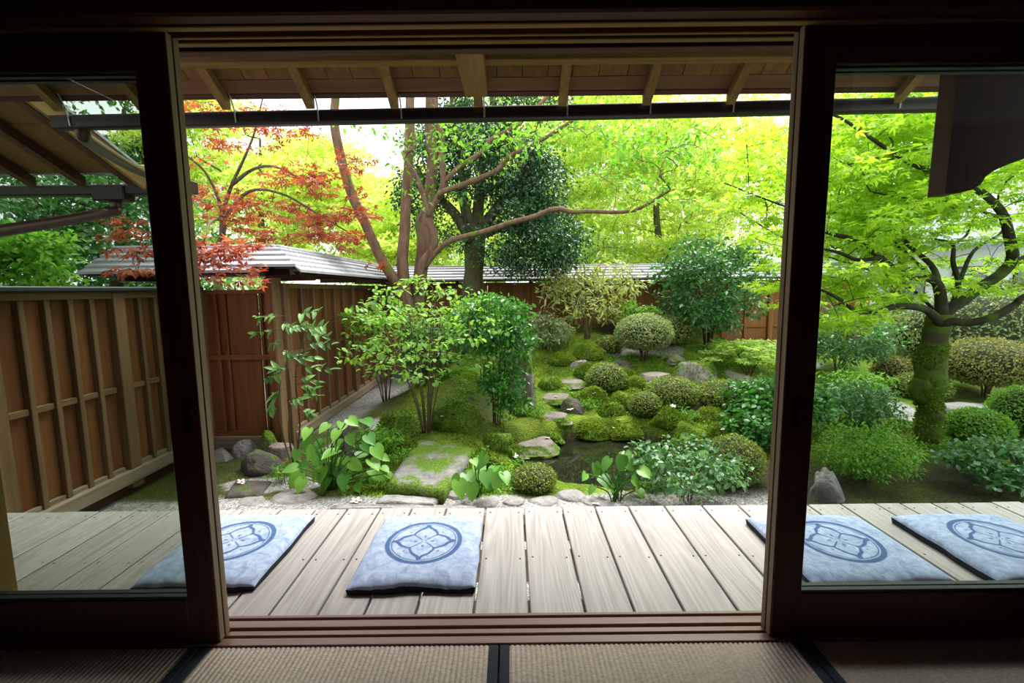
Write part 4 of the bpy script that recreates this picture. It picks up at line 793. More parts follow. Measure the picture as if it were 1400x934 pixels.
bgtree('far_maple', 'fresh green maple beyond the fence, behind the red maple', -5.4, 10, -.4, .12, [(-5.4, 10, 2.6, 1.9, 1.2, 1.3, .5), (-4.4, 10.2, 3.4, 1.4, 1.1, 1.0, .3), (-6.4, 10, 4.2, 1.6, 1.2, 1.2, .4)], 120, 90, .11, 'lf_bg', tpl=PALM, flat_=.3)
bgtree('far_maple', 'fresh green maple beyond the fence, behind the smooth barked stems', -2.9, 12, -.4, .12, [(-2.9, 12, 1.9, 1.6, 1.1, .9, .4), (-2.0, 12.3, 2.9, 1.5, 1.1, .9, .35), (-3.6, 12.3, 3.0, 1.2, 1.0, .7, .25)], 110, 80, .12, 'lf_bg', tpl=PALM, flat_=.3)
bgtree('broadleaf_tree', 'mid green tree far behind the receding cedar fence', -5.2, 16, -.4, .16, [(-5.5, 16, 3.0, 2.2, 1.4, 1.4, .5), (-4.0, 16.5, 2.4, 2.0, 1.4, 1.2, .4), (-7.4, 16, 4.6, 2.0, 1.4, 1.8, .4)], 120, 55, .19, 'lf_bg2')
bgtree('broadleaf_tree', 'tall mid green tree far behind the dark evergreen', -.6, 17, -.4, .18, [(-.8, 17, 3.0, 2.4, 1.4, 1.8, .5), (.6, 17, 5.4, 2.4, 1.4, 1.6, .4), (-.4, 17, 8.0, 2.2, 1.4, 1.6, .3)], 130, 55, .2, 'lf_bg2')
bgtree('broadleaf_tree', 'tall yellow green tree far behind the back fence', 4.6, 18, -.4, .2, [(4.4, 18, 3.2, 2.8, 1.5, 2.0, .5), (6.4, 18, 6.0, 2.8, 1.5, 2.0, .4), (3.6, 18, 7.6, 2.6, 1.5, 1.8, .4)], 150, 55, .21, 'lf_bg')
bgtree('broadleaf_tree', 'yellow green tree far behind the spreading mossy maple', 13, 20, -.4, .2, [(12.6, 20, 4.4, 3.4, 1.5, 2.8, .5), (16.6, 20, 6.8, 3.4, 1.5, 2.8, .4), (12.2, 20, 8.4, 3.0, 1.5, 2.0, .3)], 150, 55, .19, 'lf_bg')
bgtree('far_maple', 'pale green maple far behind the red maple and smooth stems', -4.2, 14, -.4, .13, [(-4.0, 14, 3.3, 1.6, 1.1, 1.2, .5), (-5.6, 14, 4.6, 1.5, 1.1, 1.0, .4), (-2.6, 14, 2.4, 1.3, 1.0, 1.2, .3)], 100, 80, .125, 'lf_bg', tpl=PALM, flat_=.3)
bgtree('far_maple', 'green maple beyond the hedge behind the mossy maple', 8.2, 9.6, -.4, .12, [(7.6, 9.6, 2.6, 1.5, 1.0, 1.0, .5), (9.2, 9.6, 3.6, 1.7, 1.0, 1.1, .4), (6.6, 9.8, 3.6, 1.3, 1.0, .9, .3)], 90, 50, .12, 'lf_bg2', tpl=PALM, flat_=.3, cr=.5)
for x_, z_, w_ in ((8.2, 3.2, 'dense yellow green tree far off between house and back fence'), (2.3, 3.4, 'dense yellow green tree far off behind the yellow leaved shrub'), (-3.4, 4.8, 'tall yellow green tree far off behind the dark evergreen crown')):
    bgtree('broadleaf_tree', w_, x_, 22, -.4, .2, [(x_, 22, z_, 2.6, 1.5, 2.4, 1.0)], 70, 55, .22, 'lf_bg')
bgtree('broadleaf_tree', 'dark green tree behind the coping topped fence', -6.1, 6.9, -.4, .13, [(-6.0, 6.8, 1.9, 1.3, .8, .9, .5), (-7.3, 7.0, 2.4, 1.1, .8, 1.0, .4), (-5.1, 7.2, 1.5, .6, .6, .7, .2)], 110, 60, .10, 'lf_dark2', cr=.4)
bgtree('broadleaf_tree', 'lighter leafy tree leaning over the coping topped fence', -4.7, 4.6, -.4, .06, [(-4.85, 4.5, 1.35, .55, .35, .36, .6), (-5.5, 4.7, 1.6, .5, .4, .3, .4)], 50, 50, .09, 'lf_fresh', cr=.24)
bgtree('broadleaf_tree', 'tall dark green tree at the end of the coping topped fence', -8.8, 10.5, -.4, .2, [(-8.6, 10.5, 2.8, 1.8, 1.2, 1.6, .5), (-10.4, 10.5, 3.6, 1.8, 1.2, 2, .4), (-7.6, 10.5, 5, 1.6, 1.2, 1.4, .3)], 110, 55, .14, 'lf_dark2')

hs = empty('garden_house', (13.6, 13.6, -.4), 'white walled house with grey tiled roof far behind the mossy maple', 'house')
box('wall', flat('white_house_plaster', (.72, .72, .70), .9), hs, -3.2, 3.2, -.1, 3, 0, 2.6)
for x_ in (-2.4, -.6, 1.2):
    w_ = box('window', M['dark_z'], hs, x_, x_ + 1.0, -.16, -.08, .9, 2.0); box('pane', flat('dim_pane', (.12, .15, .17), .2), w_, x_ + .07, x_ + .47, -.17, -.15, .97, 1.93); box('pane', flat('dim_pane', (.12, .15, .17), .2), w_, x_ + .53, x_ + .93, -.17, -.15, .97, 1.93)
MB().hexa([(-3.7, -.9, 2.5), (3.7, -.9, 2.5), (3.7, 1.5, 3.6), (-3.7, 1.5, 3.6), (-3.7, -.9, 2.62), (3.7, -.9, 2.62), (3.7, 1.5, 3.75), (-3.7, 1.5, 3.75)]).build('roof', flat('grey_roof_tile', (.20, .22, .25), .5, nz=.2, sc=6), hs)

# ------------------------------------------------------------------ shrubs
def azalea(label, u, v, w, h, lm, group=None, n=3800, ls=.03, stem=0., name='clipped_azalea', dp=1.0, at=None):
    p = pg(u, v) if at is None else np.array(at, float); p = p.copy(); p[1] += w * dp * .35; p[2] = float(ground(p[0], p[1])); e = root(name, label, 'shrub', p, group)
    zc = stem + (h - stem) * .42; rz_u = h - zc; rz_d = zc - stem * .85 + .02
    D = nrmv(NR.normal(size=(n, 3))); sd = R.uniform(0, 60)
    rr = 1 + .09 * fbm(D[:, 0] * 2 + sd, D[:, 1] * 2, D[:, 2] * 2) ; rr *= 1 - .16 * NR.random(n)**2
    S = np.stack([np.full(n, w / 2), np.full(n, w / 2 * dp), np.where(D[:, 2] > 0, rz_u, rz_d)], 1)
    po = D * S * rr[:, None] + np.array([0, 0, zc]); nr = nrmv(D + NR.normal(size=D.shape) * .55 + np.array([0, 0, .2])); dr = nrmv(NR.normal(size=D.shape) + D * .5)
    leaves('foliage', e, M[lm], po, dr, nr, NR.uniform(ls * .7, ls * 1.25, n), .55)
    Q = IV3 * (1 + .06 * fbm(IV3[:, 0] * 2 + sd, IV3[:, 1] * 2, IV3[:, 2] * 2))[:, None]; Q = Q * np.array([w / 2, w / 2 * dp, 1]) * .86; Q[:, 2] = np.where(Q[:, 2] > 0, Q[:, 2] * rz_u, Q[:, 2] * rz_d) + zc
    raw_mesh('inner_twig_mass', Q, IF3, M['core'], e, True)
    SPREAD.append([e, 'ball' if stem else 'dome', w / 2, w / 2 * dp, .25 if w < 1.5 else .0])
    for k in range(5 if stem else 3):
        a = R.uniform(0, 6.28); MB().tube(smooth_path([(.03 * math.cos(a), .03 * math.sin(a), -.06), (.06 * math.cos(a), .06 * math.sin(a), zc * .4), (w * .25 * math.cos(a), w * .25 * dp * math.sin(a), zc)], 3), .012, 6).build('stem', M['stem'], e, True)
    return e
azalea('clipped ball azalea on short bare stems in the middle of the slope', 888, 507, .82, .70, 'lf_azgrey', n=6500, ls=.034, stem=.24)
azalea('clipped azalea dome at the pond edge near the veranda post', 1015, 672, .44, .36, 'lf_azalea', n=4200, ls=.022)
azalea('small azalea mound beside the stepping stone nearest the veranda', 731, 676, .34, .17, 'lf_azalea', n=2600, ls=.02)
azalea('small round azalea above the upper stepping stone', 825, 482, .42, .24, 'lf_azalea', n=2200, ls=.03)
azalea('low azalea mound right of the pale flat stone', 985, 560, .8, .3, 'lf_azalea', n=3000, ls=.035)
azalea('rough azalea hump with dark sides in the middle of the moss slope', 838, 548, .52, .34, 'lf_azalea', n=3200, ls=.028)
azalea('yellowish azalea hump below the pale flat stone', 905, 578, .66, .34, 'lf_azalea', n=4200, ls=.028, at=(1.80, 5.16, 0))
azalea('olive azalea hump at the far pond bank', 880, 612, .38, .26, 'lf_azalea', n=2400, ls=.024, at=(1.36, 4.86, 0))
azalea('rounded azalea behind the ball azalea', 915, 478, .8, .45, 'lf_azalea', n=3000, ls=.04)
azalea('bronze tinted azalea ball beyond the mossy maple', 1366, 558, 1.05, .75, 'lf_azpink', n=6000, ls=.035, stem=.2)
azalea('small green azalea beside the bronze tinted azalea ball', 1312, 556, .62, .34, 'lf_azalea', n=2600, ls=.035)
azalea('bronze green azalea left of the mossy maple trunk', 1240, 536, .5, .36, 'lf_azpink', n=2600, ls=.035)
azalea('dark clipped azalea right of the mossy maple trunk', 1338, 612, .5, .30, 'lf_mid', n=4200, ls=.03, at=(4.58, 4.15, 0))
azalea('dark clipped azalea under the bronze tinted azalea ball', 1398, 615, .66, .5, 'lf_mid', n=4200, ls=.03, at=(5.16, 4.35, 0))
azalea('loose clipped hedge behind the mossy maple', 0, 0, 3.2, 1.15, 'lf_azgrey', n=9000, ls=.05, name='clipped_hedge', dp=.35, at=(7.2, 6.4, 0))
azalea('long clipped hedge further behind the mossy maple', 0, 0, 4.4, 1.3, 'lf_azalea', n=9000, ls=.06, name='clipped_hedge', dp=.3, at=(10.6, 7.9, 0))

def shrub(name, label, u, v, hh, rad, nst, nt, nl, ls, lm, cr=.12, flat_=.5, up=.6, sm='stem', zlo=.25, tpl=DIA, wd=.5, sr=.008, at=None, droop=.25, dy=0., lean=0., lobes=None):
    p = pg(u, v) if at is None else np.array(at, float); p = p.copy(); p[1] += dy; p[2] = float(ground(p[0], p[1])); e = root(name, label, 'shrub', p); paths = []
    for k in range(nst):
        a = 6.28 * k / nst + R.uniform(-.4, .4); r = rad * R.uniform(.2, .6); h = hh * R.uniform(.6, .95)
        paths.append(limb(e, M[sm], [(.03 * math.cos(a), .03 * math.sin(a), -.05), (r * .35 * math.cos(a), r * .35 * math.sin(a), h * .4), (r * math.cos(a) + lean * hh, r * math.sin(a), h)], [sr, sr * .8, sr * .4], 'stem', 4, 6))
    tg = ell((lean * hh * .7, 0, hh * (1 + zlo) / 2), (rad, rad, hh * (1 - zlo) / 2), nt, .3)
    SPREAD.append([e, 'shrub', rad, rad, .8 if rad < .2 else .2])
    if lobes: tg = np.concatenate([ell(np.array(l[:3]) * (rad, rad, hh), np.array(l[3:6]) * (rad, rad, hh), max(4, int(nt * l[6])), .3) for l in lobes])
    def hold(q, pad):
        q = np.array(q, float)
        if p[1] < 8.2 and -2.2 < p[0] < 6.4:
            top = q[:, 2] + p[2] > 1.02; ly = np.where(top, 7.79, 8.13) - p[1] - pad; lx = np.where(top, -1.80, -2.13) - p[0] + pad
            over = q[:, 1] > ly; q[:, 1] = np.where(over, ly - .12 * NR.random(len(q)), q[:, 1])
            if p[1] > 4.4: over = q[:, 0] < lx; q[:, 0] = np.where(over, lx + .12 * NR.random(len(q)), q[:, 0])
        return q
    tg = hold(tg, cr)
    P, par, b_ = grow(paths, tg, .12, 4); P = hold(P, .02); twig_mesh('twigs', e, M[sm], P, par, b_, sr * .3, .4, 4, sr)
    po, dr, nr = clusters(tg, nl, cr, flat_, up, droop); po = hold(po, ls * 1.3); leaves('foliage', e, M[lm], po, dr, nr, NR.uniform(ls * .7, ls * 1.3, len(po)), wd, tpl); return e
shrub('leafy_shrub', 'airy shrub with layered light green leaves on thin stems by the slab bridge', 582, 592, 1.50, .76, 10, 125, 12, .052, 'lf_mid', .15, .14, .85, zlo=.32, tpl=OVAL, wd=.72)
shrub('leafy_shrub', 'light green layered branch shrub arching before the cedar fence', 528, 548, 1.30, .62, 6, 70, 12, .055, 'lf_mid', .16, .16, .85, zlo=.5, tpl=OVAL, wd=.72)
shrub('camellia', 'glossy dark green camellia in front of the standing stone', 686, 590, 1.38, .37, 6, 150, 22, .05, 'lf_cam', .12, .8, .4, zlo=.06, tpl=OVAL, wd=.62, at=(-.10, 4.52, 0), lobes=[(0, 0, .80, .95, .8, .16, .4), (.45, -.1, .62, .75, .7, .12, .22), (-.5, .1, .66, .6, .6, .12, .14), (.15, -.3, .36, .55, .5, .13, .16), (.35, -.2, .16, .4, .4, .12, .08)])
shrub('camellia', 'fresh green shrub growing behind the glossy camellia', 650, 520, 1.05, .46, 4, 80, 22, .055, 'lf_fresh', .14, .5, .55, zlo=.4, tpl=OVAL, wd=.6, at=(-.36, 5.50, 0))
shrub('rhododendron', 'yellow green narrow leaved shrub with crooked pale branches before the back fence', 810, 455, 1.30, .84, 6, 70, 20, .12, 'lf_rhodo', .18, .8, .3, sm='bark_s', sr=.018, zlo=.26, wd=.26, at=(1.28, 7.30, 0))
shrub('evergreen_shrub', 'large dark evergreen shrub in front of the back fence', 972, 462, 1.80, .82, 5, 160, 38, .080, 'lf_dark2', .20, .8, .4, sr=.02, zlo=.10, at=(3.16, 7.12, 0))
shrub('laceleaf_maple', 'low light green maple with flat layered branches beside the squared rock', 1000, 488, .50, .70, 5, 62, 44, .052, 'lf_lace', .18, .10, .9, zlo=.25, tpl=PALM, sr=.014, at=(3.32, 6.42, 0))
shrub('pond_shrub', 'glossy blue green shrub arching over the pond by the veranda', 938, 682, .42, .40, 7, 95, 15, .040, 'lf_blue', .09, .5, .55, zlo=.2, tpl=OVAL, wd=.75, sr=.005)
shrub('groundcover_plant', 'broad dark green groundcover behind the clipped azalea dome', 1035, 590, .50, .52, 7, 120, 24, .055, 'lf_cam', .13, .4, .7, zlo=.2, tpl=OVAL, wd=.8, sr=.005, at=(2.72, 4.60, 0))
shrub('groundcover_plant', 'dark leafy groundcover between pond and clipped azalea dome', 985, 600, .34, .28, 6, 60, 22, .05, 'lf_cam', .10, .4, .6, zlo=.2, tpl=OVAL, wd=.8, sr=.005, at=(2.28, 4.12, 0))
shrub('mound_shrub', 'fine leaved green shrub behind the rough upright rock', 1182, 657, .42, .31, 8, 110, 34, .032, 'lf_mid', .10, .6, .5, zlo=.15, sr=.006)
shrub('mound_shrub', 'wide blue green shrub at the foot of the mossy maple', 1402, 676, .36, .46, 8, 130, 26, .042, 'lf_blue', .10, .5, .55, zlo=.15, tpl=OVAL, wd=.7, sr=.006)
shrub('mound_shrub', 'dark feathery shrub between groundcover and mossy maple', 1165, 578, .42, .44, 7, 110, 26, .045, 'lf_blue', .14, .5, .5, zlo=.15, sr=.006)
shrub('mound_shrub', 'pale leaved shrub behind the purplish flat rock', 1175, 512, .95, .66, 6, 90, 26, .075, 'lf_blue', .17, .5, .5, zlo=.2, sr=.008, at=(4.72, 6.45, 0))
shrub('mound_shrub', 'grey green low shrub below the crooked branches on the slope', 745, 478, .60, .44, 5, 66, 24, .06, 'lf_azgrey', .14, .6, .5, zlo=.15, sr=.006)
shrub('mound_shrub', 'dark low shrub between smooth barked tree and standing stone', 625, 535, .7, .36, 5, 60, 24, .06, 'lf_dark2', .12, .6, .5, zlo=.15, sr=.006, at=(-1.02, 5.42, 0))
shrub('mound_shrub', 'soft green shrub left of the dark evergreen shrub', 880, 455, .6, .38, 5, 50, 24, .06, 'lf_mid', .12, .6, .5, zlo=.15, sr=.006, at=(2.12, 7.42, 0))
shrub('fern_clump', 'fern clump in the shade of the dark rock', 515, 625, .28, .20, 6, 30, 26, .05, 'lf_fern', .08, .4, .6, zlo=.2, wd=.3, sr=.003)
for u_, v_, w_, *a_ in ((755, 580, 'beside the dark angular rock'), (912, 612, 'leaning over the far pond bank', (1.70, 5.0, 0)), (702, 655, 'beside the small azalea mound'), (648, 606, 'on the large mossy boulder'), (820, 600, 'in the moss at the water edge', (.95, 5.12, 0)), (560, 640, 'in the joint of the slab bridge'), (975, 545, 'below the squared mossy rock'), (388, 662, 'beside the dark mossy paving stone')):
    shrub('small_fern', 'small light green fern ' + w_, u_, v_, .16, .13, 5, 14, 16, .035, 'lf_fern', .05, .4, .6, zlo=.2, wd=.3, sr=.002, at=a_[0] if a_ else None)
shrub('fern_clump', 'bright fern clump behind the feathery shrub', 1165, 548, .4, .35, 6, 36, 26, .07, 'lf_fern', .12, .3, .7, zlo=.3, wd=.3, sr=.004)

for x_, y_ in ((-10.6, 9.2), (-7.4, 8.7), (-5.0, 8.1), (-1.0, 10.3), (1.7, 9.9), (4.8, 9.8), (7.1, 11.2), (-3.3, 9.9)):
    e_ = shrub('far_bush', 'leafy bush filling the gap behind the fence', 0, 0, 2.0, .95, 4, 60, 50, .10, 'lf_bg2', .34, .6, .5, zlo=.0, sr=.02, at=(x_, y_, 0)); e_['group'] = 'bushes beyond the fence'
# large leaved plants: every leaf is a piece of its own
def heart_leaf(w=.9):
    O = [(0, 0), (-.10, .15), (-.07, .32), (.09, .45), (.29, .49), (.50, .43), (.72, .28), (.88, .12), (1, 0)]; mx = (0, .02, .05, .13, .30, .50, .72, .88, 1); n = 9
    V = [(x, 0, -.22 * x * x - .03 * (0 < x < 1)) for x in mx] + [(x, y * w, .16 * y - .22 * x * x) for x, y in O] + [(x, -y * w, .16 * y - .22 * x * x) for x, y in O]; Fq = []
    for i in range(n - 1): Fq += [(i, i + 1, n + i + 1, n + i), (i, 2 * n + i, 2 * n + i + 1, i + 1)]
    return V, Fq
def leaf_mesh(nm, w, m):
    V, Fq = heart_leaf(w); me = MB().add(V, Fq).mesh(nm); me.materials.append(m)
    a = me.attributes.new('rnd', 'FLOAT', 'POINT'); a.data.foreach_set('value', np.full(len(V), .5, np.float32)); me.polygons.foreach_set('use_smooth', np.ones(len(me.polygons), bool)); return me
def pleaf(nm, c0, c1):
    m, nt, b = mat(nm); L = nt.links.new; oi = nt.nodes.new('ShaderNodeObjectInfo'); v = coords(nt, (14, 14, 14)); n = nd(nt, 'ShaderNodeTexNoise', Scale=1., Detail=3.); L(v, n.inputs['Vector'])
    a = nd(nt, 'ShaderNodeMath', _operation='MULTIPLY_ADD'); L(n.outputs['Fac'], a.inputs[0]); a.inputs[1].default_value = .35; L(oi.outputs['Random'], a.inputs[2]); c = ramp(nt, a.outputs[0], [(.15, c0), (1.15, c1)]); L(c, b.inputs['Base Color'])
    b.inputs['Roughness'].default_value = .42; t = nt.nodes.new('ShaderNodeBsdfTranslucent'); L(c, t.inputs['Color']); mx = nt.nodes.new('ShaderNodeMixShader'); mx.inputs[0].default_value = .35; L(b.outputs[0], mx.inputs[1]); L(t.outputs[0], mx.inputs[2]); L(mx.outputs[0], nt.nodes['Material Output'].inputs['Surface']); return m
LM = leaf_mesh('heart_leaf', .85, pleaf('heart_leaf_green', (.045, .20, .02), (.20, .44, .055))); LM2 = leaf_mesh('oval_leaf', .5, pleaf('sapling_leaf_green', (.06, .20, .04), (.22, .42, .11)))
def put_leaf(e, me, p, d, n, s, name='leaf'):
    d = Vector(d).normalized(); n = Vector(n); n = (n - d * n.dot(d)).normalized(); y = n.cross(d)
    o = bpy.data.objects.new(name, me); link(o, e); o.matrix_local = Matrix(((d.x * s, y.x * s, n.x * s, p[0]), (d.y * s, y.y * s, n.y * s, p[1]), (d.z * s, y.z * s, n.z * s, p[2]), (0, 0, 0, 1))); return o
def heart_plant(label, u, v, Y, tips, s=(.13, .2), dy=0):
    p = pg(u, v); p[1] += dy; p[2] = float(ground(p[0], p[1])); e = root('heart_leaf_plant', label, 'plant', p)
    for (a, b) in tips:
        q = pY(a, b, p[1] + R.uniform(-.16, .16)) - p; d = np.array([q[0] * 1.2 + R.gauss(0, .12), -.25 + R.gauss(0, .2), -.22 + R.gauss(0, .12)]); d = nrmv(d); sz = R.uniform(*s)
        st = MB().tube(smooth_path([(R.gauss(0, .02), R.gauss(0, .02), -.03), q * np.array([.35, .35, .65]), q - d * sz * .3], 4), [.005] * 8 + [.0025], 5).build('leaf_stalk', M['lf_fern'], e, True)
        put_leaf(st, LM, q - d * sz * .3, d, (R.gauss(0, .3), -.45 + R.gauss(0, .25), .8), sz)
    return e
heart_plant('large heart leaved plant beside the fence corner', 452, 668, 3.6, [(420, 590), (445, 583), (468, 580), (438, 605), (425, 618), (455, 618), (478, 600), (492, 622), (505, 598), (470, 632), (488, 645), (510, 632), (452, 640), (430, 650), (415, 637), (400, 640), (412, 660), (446, 660), (470, 655), (490, 662), (515, 655), (405, 620), (525, 640), (480, 575), (500, 575), (395, 668), (425, 672), (455, 676), (435, 628), (462, 605), (498, 610), (515, 615), (508, 645), (498, 652), (478, 668), (440, 645), (420, 605), (460, 592), (532, 650), (524, 625), (484, 635), (465, 645), (406, 652), (470, 672), (500, 672), (438, 690)], (.085, .15))
heart_plant('heart leaved plant between the slab bridge and the small azalea mound', 652, 678, 3.3, [(625, 655), (640, 652), (655, 640), (665, 650), (680, 655), (668, 663), (645, 668), (628, 664), (690, 650), (648, 630), (660, 628), (676, 640)], (.075, .14))
heart_plant('heart leaved plant at the pond edge by the gravel', 842, 684, 3.2, [(815, 640), (830, 632), (850, 630), (862, 640), (825, 655), (845, 655), (868, 658), (800, 650), (880, 645), (838, 668), (875, 672), (855, 625), (890, 635), (810, 668)], (.07, .14))
p = pg(400, 640); e = root('sapling', 'slender sapling with oval leaves in front of the cedar fence post', 'plant', p)
stems = []
for pts in ([(402, 640), (395, 590), (398, 540), (392, 490), (388, 440)], [(404, 640), (410, 580), (404, 520), (412, 470), (420, 440)], [(400, 640), (388, 600), (380, 560), (384, 520)]):
    stems.append(limb(e, M['stem'], [pY(u, v, p[1] + R.uniform(-.08, .08)) - p for u, v in pts], [.008, .007, .005, .003], 'stem', 4, 6))
for (u, v, du) in [(388, 432, -35), (400, 432, 35), (385, 450, -38), (408, 455, 40), (390, 470, -20), (412, 470, 42), (395, 490, 36), (385, 510, -22), (400, 515, 38), (388, 532, -14), (404, 500, 48), (382, 560, -16), (405, 540, 30), (410, 438, 22), (392, 445, 26), (386, 480, 24), (410, 485, -20), (398, 505, -26), (406, 525, 22), (392, 548, 20), (408, 560, 18), (415, 450, 30), (384, 440, 18)]:
    a = pY(u, v, p[1]) - p; b = pY(u + du, v + R.uniform(-6, 12), p[1] + R.uniform(-.25, .2)) - p
    tw = MB().tube([a, (a + b) / 2 + np.array([0, 0, .02]), b], [.003, .0025, .0015], 5).build('twig', M['stem'], e, True)
    for k in range(6):
        w = .35 + .65 * k / 5; q = a * (1 - w) + b * w; s = 1 if k % 2 else -1; d = nrmv(b - a) * .8 + np.array([0, s * .35, s * .55 - .15]) + NR.normal(size=3) * .3
        put_leaf(tw, LM2, q, d, (R.gauss(0, .4), -.6 + R.gauss(0, .3), 1), R.uniform(.06, .095))

# ------------------------------------------------------------------ settle: nothing on the ground stands inside its neighbour
FIXED = [(x_, y_, r_, r_) for x_, y_, r_ in ((T4.location[0], T4.location[1], .17), (T2.location[0], T2.location[1], .24), (T1.location[0], T1.location[1], .2))]
for nm_, n_, cut in (('slab_bridge', 7, .9), ('kerb_stone', 4, .9), ('kerb_stone.001', 9, .9), ('paving_stone', 3, .9)):
    o = bpy.data.objects[nm_]; V = np.array([v.co for v in o.data.vertices]) + np.array(o.location); lo, hi = V.min(0), V.max(0)
    if nm_ == 'slab_bridge':
        for k in range(n_):
            yy = lo[1] + (hi[1] - lo[1]) * (k + .5) / n_; sel = np.abs(V[:, 1] - yy) < .08; FIXED.append(((V[sel, 0].min() + V[sel, 0].max()) / 2, yy, (V[sel, 0].max() - V[sel, 0].min()) / 2, .10))
    else:
        for k in range(n_): FIXED.append((lo[0] + (hi[0] - lo[0]) * (k + .5) / n_, (lo[1] + hi[1]) / 2, (hi[0] - lo[0]) / n_ * .6, (hi[1] - lo[1]) / 2 * cut))
for o in bpy.data.objects:
    if o.parent is None and o.name.split('.')[0] in ('heart_leaf_plant', 'sapling'): FIXED.append((o.location[0], o.location[1], .06, .06))
SPREAD = [q for q in SPREAD if q[0].location[1] < 8.0]
IT = [[float(o.location[0]), float(o.location[1]), rx, ry, mb, k, o] for o, k, rx, ry, mb in SPREAD] + [[x_, y_, rx, ry, 0., 'rock', None] for x_, y_, rx, ry in FIXED]
XY0 = [(q[0], q[1]) for q in IT]
def part_of(a, b):                                   # share of a's half width that b has to keep clear of
    if a == 'shrub': return (lambda r: .10 if r > .2 else r * .6) if b in ('rock', 'ball') else ((lambda r: r * .35 if r > .2 else r * .6) if b == 'dome' else (lambda r: r * .62))
    if a == 'ball': return (lambda r: .10) if b in ('rock', 'shrub') else (lambda r: r * .95)
    return lambda r: r * .95
def span(q, ux, uy, f): rx, ry = f(q[2]), f(q[3]); return 1 / math.sqrt((ux / rx)**2 + (uy / ry)**2 + 1e-12)
wet = [float(ground(q[0], q[1])) < POND_Z + .06 for q in IT]
for it in range(160):
    for i in range(len(IT)):
        a = IT[i]
        for j in range(i):
            b = IT[j]; wsum = a[4] + b[4]
            if wsum == 0: continue
            dx, dy = a[0] - b[0], a[1] - b[1]; d = math.hypot(dx, dy)
            if d > a[2] + a[3] + b[2] + b[3]: continue
            if d < 1e-4: dx, dy, d = 1e-3, 1e-3, 1.4e-3
            ux, uy = dx / d, dy / d; need = span(a, ux, uy, part_of(a[5], b[5])) + span(b, ux, uy, part_of(b[5], a[5])) - .012
            if d < need:
                m_ = (need - d) * .5
                for q, s_, k_ in ((a, 1, i), (b, -1, j)):
                    if q[4] == 0: continue
                    nx_, ny_ = q[0] + s_ * ux * m_ * q[4] / wsum, q[1] + s_ * uy * m_ * q[4] / wsum
                    if math.hypot(nx_ - XY0[k_][0], ny_ - XY0[k_][1]) > .42 or ny_ < 2.9: continue
                    if not wet[k_] and float(ground(nx_, ny_)) < POND_Z + .06: continue
                    q[0], q[1] = nx_, ny_
    for q in IT:                                     # keep rocks in front of gate and fences
        if q[4] and q[5] in ('rock', 'dome'):
            if q[0] < -2.1 and q[1] < 4.6: q[1] = min(q[1], 4.22 - q[3])
            if q[1] > 4.3: q[0] = max(q[0], -2.12 + q[2])
            else: q[0] = max(q[0], -2.84 + q[2])
for i, q in enumerate(IT):                           # what is still wedged shrinks until it only touches
    if q[6] is None: continue
    z_off = float(q[6].location[2]) - float(ground(*XY0[i])); q[6].location = (q[0], q[1], float(ground(q[0], q[1])) + z_off)
    if q[5] == 'rock' and q[4] >= .5:
        f = 1.
        for j, b in enumerate(IT):
            if j == i: continue
            dx, dy = q[0] - b[0], q[1] - b[1]; d = math.hypot(dx, dy) + 1e-6; ux, uy = dx / d, dy / d; sa = span(q, ux, uy, part_of(q[5], b[5])); sb = span(b, ux, uy, part_of(b[5], q[5]))
            if sa + sb - .02 > d: f = min(f, max(.55, (d - sb + .02) / sa))
        if f < .98: q[6].scale = (f, f, max(f, .75)); q[2] *= f; q[3] *= f
fern = bpy.data.objects['small_fern.003']; bo = bpy.data.objects['garden_rock.006']; V = np.array([v.co for v in bo.data.vertices]); tp = V[np.argmax(V[:, 2])]; fern.location = bo.matrix_basis @ Vector((tp[0], tp[1], tp[2] - .015))
def clear_of_stones(x, y):                           # no blade grows up through a stone, a trunk or a fence foot
    ok = np.ones(len(x), bool)
    for q in IT:
        if q[5] == 'rock': ok &= ((x - q[0]) / (q[2] * .93))**2 + ((y - q[1]) / (q[3] * .93))**2 > 1
    return ok & ~((x < -2.1) & (y > 4.2)) & (x > -2.85)

# ------------------------------------------------------------------ moss blades on the near ground
N = 90000
mx_ = NR.uniform(-2.1, 4.6, N); my_ = 3.0 + 3.8 * NR.random(N)**1.3; keep = (gravel_w(mx_, my_) < .4) & (soil_w(mx_, my_) < .5) & (ground(mx_, my_) > POND_Z + .02) & (vnoise(mx_ * 3, my_ * 3, 4.) > -.45) & clear_of_stones(mx_, my_)
mx_, my_ = mx_[keep], my_[keep]; n = len(mx_); po = np.stack([mx_, my_, ground(mx_, my_) - .004], 1)
dr = NR.normal(size=(n, 3)) * .55; dr[:, 2] = 1; rn = np.clip(.5 + .5 * fbm(mx_ * 2.2, my_ * 2.2, 3.) + NR.normal(size=n) * .15, 0, 1)
o = leaves('moss_blades', None, M['lf_moss'], po, dr, NR.normal(size=(n, 3)), NR.uniform(.012, .03, n), .35, rnd=rn); tag(o, 'short fuzzy moss growing over the garden ground', 'moss', kind='stuff')

